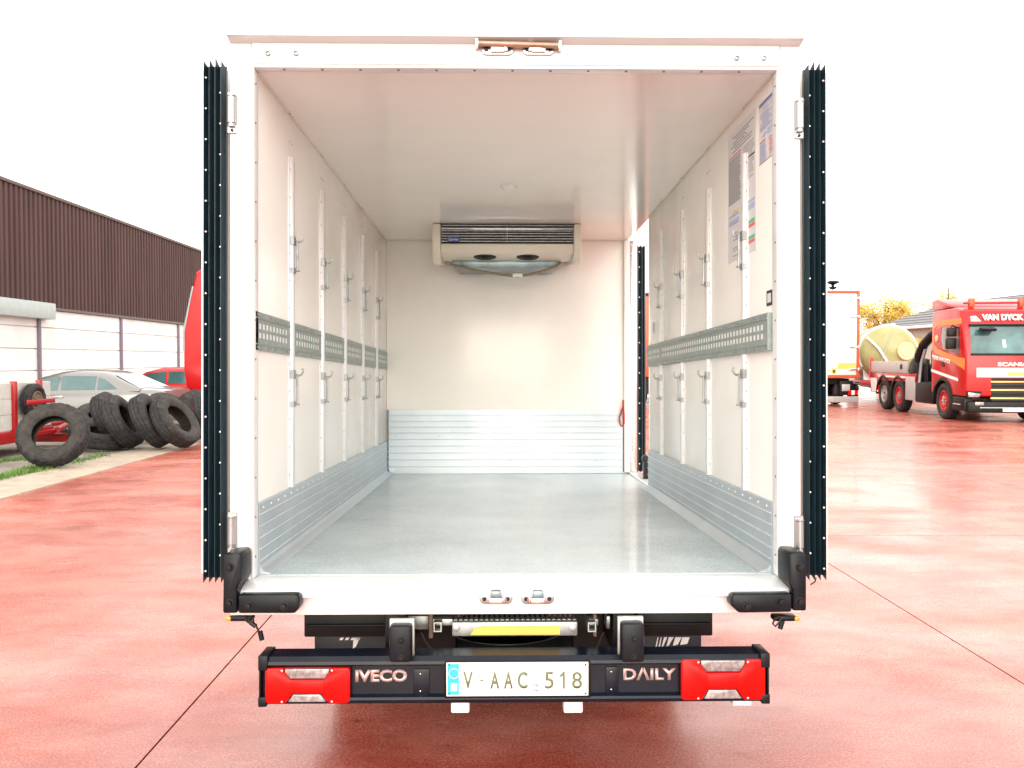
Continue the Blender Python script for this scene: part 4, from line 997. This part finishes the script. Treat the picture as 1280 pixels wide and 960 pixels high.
# side: window, stripes, lettering, mirror
sx = -1.251
def side(name, m, pts, d=.008, y_off=0): q = B(); q.prism(pts, 'x', sx-d, sx+.004); return q.build(name, m, sn, bevel=.002, seg=1)
side('side_window', 'glass', [(-.02, 1.98), (-1.06, 1.84), (-.98, 2.58), (.05, 2.60), (.12, 2.3)], .010)
side('window_pillar', 'red', [(-1.10, 1.80), (-1.22, 1.80), (-1.10, 2.66), (-1.0, 2.66)], .014)
side('side_panel', 'red', [(.66, 2.05), (.68, 2.55), (.10, 2.62), (.14, 2.3), (-.0, 1.96)], .006)
for pts in ([(-1.18, 2.66), (-1.14, 2.82), (.45, 2.80), (.62, 2.68), (.68, 2.5), (.60, 2.58), (.40, 2.66)], [(.60, 2.58), (.70, 2.58), (.74, 2.3), (.70, 2.02), (.60, 2.05), (.63, 2.3)], [(.70, 2.03), (.48, 1.86), (-.6, 1.64), (-1.40, 1.42), (-1.40, 1.70), (-1.0, 1.76), (-.4, 1.85), (.35, 2.0), (.58, 2.12)]): side('stripe', 'orange', pts, .007)
q = B(); q.prism([(-1.40, 1.42), (-1.40, 1.72), (-1.15, 1.75), (-1.2, 1.5)], 'x', sx-.012, sx); q.build('stripe_end', 'orange', sn)
side('skirt_band', 'wpaint', [(.78, 1.42), (.78, 1.34), (-1.0, 1.10), (-1.0, 1.18)], .008)
text('PIERRE VAN DYCK', 1.25, .12, 'lettering', 'wpaint', sn, T((sx-.001, .72, 1.72)) @ RZ(R(-90)) @ RYm(R(7)), .008, .04)
side('door_handle', 'dark', [(-.12, 1.48), (-.12, 1.60), (.04, 1.62), (.04, 1.50)], .015)
q = B(); q.box(sx-.30, sx-.04, -1.0, -.86, 1.98, 2.28); q.box(sx-.28, sx-.04, -1.0, -.86, 2.32, 2.56); mr_ = q.build('mirror', 'black', sn, bevel=.03); q = B(); q.tube([(sx, -1.0, 2.55), (sx-.16, -.95, 2.62), (sx-.18, -.94, 2.5)], .025, 8); q.build('mirror_arm', 'black', mr_)
q = B(); q.lathe([(.10, 0), (.10, .02), (.08, .03), (.001, .03)], c=(sx, .42, 2.30), axis=(-1, 0, 0), n=20); q.build('side_lamp', 'olive_l', sn)
q = B(); q.prism([(-1.36, 2.56), (-1.30, 2.46), (-1.5, 2.44), (-1.56, 2.5)], 'x', -.88, -.5); q.build('kerb_mirror', 'black', sn, bevel=.02)
# arches, wheels
def archm(y, r=.60): 
    q = B(); out = [(y+(r+.09)*math.cos(R(a)), .50+(r+.09)*math.sin(R(a))) for a in range(0, 181, 12)]; inn = [(y+r*math.cos(R(a)), .50+r*math.sin(R(a))) for a in range(180, -1, -12)]
    for s in (-1, 1): q = B(); q.prism(out+inn, 'x', s*1.27, s*.92); q.build('mudguard', 'black', sn, bevel=.012)
tmb = tyre_mesh('tyre', .52, .32, .30, 28)
for y, rm in ((0, 'red'), (3.45, 'red'), (4.82, 'rim')):
    archm(y, .58 if y else .60)
    for s in (-1, 1): wheel(sn, (s*1.08, y, .52), .52, .32, s, rm, 'rim' if y == 3.45 else 'chrome', tmb)
for s in (-1, 1):
    sbx('tool_locker', 'board', s*.72, s*1.26, 2.06, 2.78, .42, 1.16, .02)
    sbx('side_tank', 'black', s*.72, s*1.24, .72, 2.02, .38, 1.02, .05)
sbx('chassis', 'black', -.45, .45, -1.1, 5.7, .62, .98, .02)
# deck
sbx('deck_frame', 'red', -1.24, 1.24, 2.0, 6.1, .985, 1.24, .02)
sbx('deck_floor', 'board', -1.22, 1.22, 2.0, 6.1, 1.241, 1.26, .0)
for a, c in ((2.72, 3.6), (3.62, 6.06)): sbx('side_board', 'board', -1.25, -1.19, a, c, 1.262, 1.64, .01); sbx('side_board', 'board', 1.19, 1.25, a, c, 1.262, 1.64, .01)
q = B(); q.lathe([(.09, 0), (.09, .02), (.001, .02)], c=(-1.25, 3.15, 1.46), axis=(-1, 0, 0), n=16); q.build('board_knob', 'black', sn)
q = B(); q.prism([(2.9, 1.16), (5.3, 1.16), (5.3, 1.10), (2.9, 1.10), (2.75, 1.13)], 'x', -1.25, -1.239); q.build('deck_arrow', 'wpaint', sn)
sbx('deck_post', 'red', -1.27, -1.17, 6.06, 6.16, 1.0, 1.75, .01)
for i in range(5): q = B(); a = -1.25+.22*i; q.prism([(a, .62), (a+.12, .62), (a+.26, 1.04), (a+.14, 1.04)], 'y', 5.62, 5.645); q.build('marker_stripe', 'redlens' if i % 2 == 0 else 'wpaint', sn)
q = B(); 
for i, (a, c) in enumerate(((5.36, 5.52), (5.55, 5.72), (5.75, 5.92))): q.prism([(a, .58), (c, .58), (c+.16, 1.05), (a+.16, 1.05)], 'x', -1.262, -1.235)
q.build('side_marker', 'wpaint', sn); sbx('marker_board', 'redlens', -1.234, -1.2, 5.3, 6.1, .56, 1.08, .0)
# crane
q = B(); q.tube([(-1.0, 2.3, 1.1), (-1.05, 2.28, 1.5), (-1.08, 2.15, 1.85), (-1.06, 1.85, 2.16), (-1.0, 1.4, 2.42), (-.8, 1.12, 2.58), (-.3, 1.1, 2.66), (.5, 1.15, 2.6)], .14, 10); q.build('crane_boom', 'black', sn)
q = B(); q.prism([(1.95, 1.0), (2.66, 1.0), (2.70, 1.35), (2.60, 1.62), (2.3, 1.75), (2.02, 1.55)], 'x', -1.22, -.75); q.build('crane_base', 'black', sn, bevel=.06)
q = B(); q.tube([(-1.23, 1.72, 1.0), (-1.2, 1.66, 1.6), (-1.15, 1.5, 2.0)], .05, 8); q.build('crane_ram', 'hook', sn)
q = B(); q.box(-1.0, 1.0, 1.1, 1.5, .98, 2.0); q.build('crane_column', 'black', sn, bevel=.05)
q = B()
for k in range(4): q.tube([(-1.2, 1.15+.07*k, .98), (-1.22, 1.16+.07*k, 1.35), (-1.15, 1.2+.05*k, 1.7)], .02, 6)
q.build('crane_levers', 'black', sn)
# ---------------------------------------------------------------- olive tank standing on the deck
Ms = Matrix.Translation(sn.location) @ RZ(R(-6.2))
tk = thing('storage_tank', 'olive plastic tank with pale manhole on a low trailer behind the red lorry', 'tank', (15.72, 33.4, .86), (0, 0, R(-14)))
RT = 1.08; zc_ = RT+.03
pr = [(.001, -.52)]+[(RT*math.sin(R(a)), -.52*math.cos(R(a))) for a in range(10, 90, 10)]+[(RT, 0), (RT, .25), (RT+.03, .28), (RT+.03, .40), (RT, .43), (RT, 1.6), (RT+.03, 1.63), (RT+.03, 1.75), (RT, 1.78), (RT, 3.0)]+[(RT*math.cos(R(a)), 3.0+.52*math.sin(R(a))) for a in range(10, 90, 10)]+[(.001, 3.52)]
q = B(); q.lathe(pr, c=(0, 0, zc_), axis=(0, 1, 0), n=56); q.build('shell', 'olive', tk, smooth=30)
ax = Vector((.30, -.95, .06)).normalized()
q = B(); q.lathe([(.36, -.25), (.36, .02), (.33, .04), (.24, .02), (.22, .04), (.001, .045)], c=(.56, -.50, zc_+.06), axis=ax, n=36); q.build('manhole', 'olive_l', tk, smooth=30)
q = B(); q.tube([(-.86, -.30, zc_+.62), (-.45, -.56, zc_+.15), (-.05, -.60, zc_-.55), (-.02, -.60, zc_-.95)], .05, 8); q.build('frame_strut', 'wpaint', tk)
q = B(); q.tube([(.16, -.30, zc_+1.06), (-.2, -.62, zc_+.2), (-.5, -.55, zc_-.75)], .014, 6); q.build('lashing_rope', 'zinc', tk)
q = B(); q.tube([((RT+.03)*math.cos(R(a)), .1, zc_+(RT+.03)*math.sin(R(a))) for a in range(-30, 211, 12)], .05, 8); q.build('frame_hoop', 'wpaint', tk)
q = B(); q.lathe([(.10, -.06), (.10, .06), (.05, .062), (.001, .062)], c=(.16, .02, zc_+RT+.02), axis=(0, -1, 0), n=16); q.build('lifting_eye', 'wpaint', tk)
for y in (.4, 2.6): q = B(); q.prism([(-.85, .0), (.85, .0), (.85, .42), (.5, .2), (0, .06), (-.5, .2), (-.85, .42)], 'y', y-.08, y+.08); q.build('saddle', 'wpaint', tk)
lt = thing('low_trailer', 'low flat trailer under the olive tank, behind the red lorry', 'trailer', (15.72, 33.4, 0), (0, 0, R(-14)))
q = B(); q.box(-1.2, 1.2, -1.2, 4.2, .70, .855); q.build('deck', 'redtr', lt, bevel=.02)
q = B(); q.box(-.4, .4, -1.0, 4.0, .5, .70); q.build('chassis', 'black', lt)
for y in (1.6, 2.6):
    for s_ in (-1, 1): wheel(lt, (s_*1.0, y, .34), .34, .25, s_)

# ---------------------------------------------------------------- house, lamp, trees far right
d0 = Vector((21.5, 47, 0)); d1 = Vector((22.6, 31, 0)); ang = math.atan2(d1.y-d0.y, d1.x-d0.x); Lh = (d1-d0).length
hs = thing('outbuilding', 'low beige building with a grey pitched roof beyond the lorry', 'house', d0, (0, 0, ang))
q = B(); q.box(0, Lh, 0, 9, 0, 3.45); q.build('wall', 'render_w', hs)
nrow = 8
for k in range(nrow):
    y0 = -.4+k*4.9/nrow; y1 = -.4+(k+1)*4.9/nrow+.05; z0 = 3.40+k*1.5/nrow; z1 = 3.40+(k+1)*1.5/nrow
    q = B(); q.prism([(y0, z0), (y1, z1), (y1, z1+.04), (y0, z0+.08)], 'x', -.4, Lh+.4); q.build('roof_course', 'slate', hs)
q = B(); q.prism([(4.5, 4.90), (9.4, 3.40), (9.4, 3.48), (4.5, 4.98)], 'x', -.4, Lh+.4); q.build('roof', 'slate', hs)
q = B(); q.prism([(0, 3.44), (9, 3.44), (4.5, 4.86)], 'x', .02, Lh-.02); q.build('gable', 'render_w', hs)
q = B(); q.box(-.4, Lh+.4, -.52, -.40, 3.30, 3.44); q.build('gutter', 'wpaint', hs, bevel=.02)
for x in (8.4, 11.6):
    q = B(); q.box(x, x+1.4, -.06, .02, 1.0, 2.4); wn = q.build('window', 'wpaint', hs, bevel=.01); q = B(); q.box(x+.08, x+1.32, -.075, -.055, 1.08, 2.32); q.build('pane', 'glass', wn)
q = B(); q.box(3.7, 4.6, -.3, -.1, 2.35, 2.8)
q.build('yellow_panel', 'yellow', hs)
lp = thing('street_lamp', 'black mushroom topped street lamp rising behind the white trailer', 'street lamp', (18.3, 45.5, 0))
q = B(); q.tube([(0, 0, 0), (0, 0, 5.6)], .06, 10, .045); q.build('pole', 'zinc', lp)
q = B(); q.lathe([(.10, 5.55), (.20, 5.62), (.22, 5.68), (.08, 5.70), (.08, 5.80)], n=20); q.lathe([(.09, 5.80), (.36, 5.92), (.34, 5.98), (.12, 6.04), (.001, 6.05)], n=20); q.build('lamp_head', 'black', lp, smooth=30)

def tree(label, loc, h, rx, rz, seed, nl):
    rnd = random.Random(seed); t = thing('autumn_tree', label, 'tree', loc, group='yellow leaved trees beyond the yard')
    q = B(); q.tube([(0, 0, 0), (.05, 0, h*.3), (-.05, .05, h*.6), (0, 0, h*.85)], .2, 8, .04); q.build('trunk', 'bark', t)
    q = B(); cl_ = []
    for k in range(26):
        a = rnd.uniform(0, 6.28); r = rx*math.sqrt(rnd.random())*.9; zz_ = h*.68+rz*(rnd.random()*2-1)*math.sqrt(max(.05, 1-(r/rx)**2))*.8
        p = Vector((r*math.cos(a), r*math.sin(a), zz_)); cl_.append((p, rnd.uniform(.35, .8)))
        q.tube([(0, 0, h*.35+rnd.random()*h*.2), p*.5+Vector((0, 0, h*.3)), p], .045, 5, .01)
    q.build('limbs', 'bark', t)
    q = B()
    for k in range(nl):
        c, s = cl_[rnd.randrange(len(cl_))]
        p = c+Vector((rnd.gauss(0, s*.6), rnd.gauss(0, s*.6), rnd.gauss(0, s*.45)))
        d = Vector((rnd.gauss(0, 1), rnd.gauss(0, 1), rnd.gauss(0, .6))).normalized(); e = d.orthogonal().normalized(); l = rnd.uniform(.05, .11)
        q.face([p-d*l, p+e*l*.6, p+d*l, p-e*l*.6])
    q.build('crown', 'leaf', t, kind=None)
tree('yellow autumn tree right above the olive tank', (25.2, 54, 0), 6.4, 2.1, 1.6, 1, 6500)
tree('thin yellow autumn tree behind the red cab roof', (32.6, 60, 0), 8.2, 2.2, 1.4, 2, 3200)
tree('sparse autumn tree between the olive tank and the red cab', (31.6, 66, 0), 6.8, 1.6, 1.5, 4, 1200)
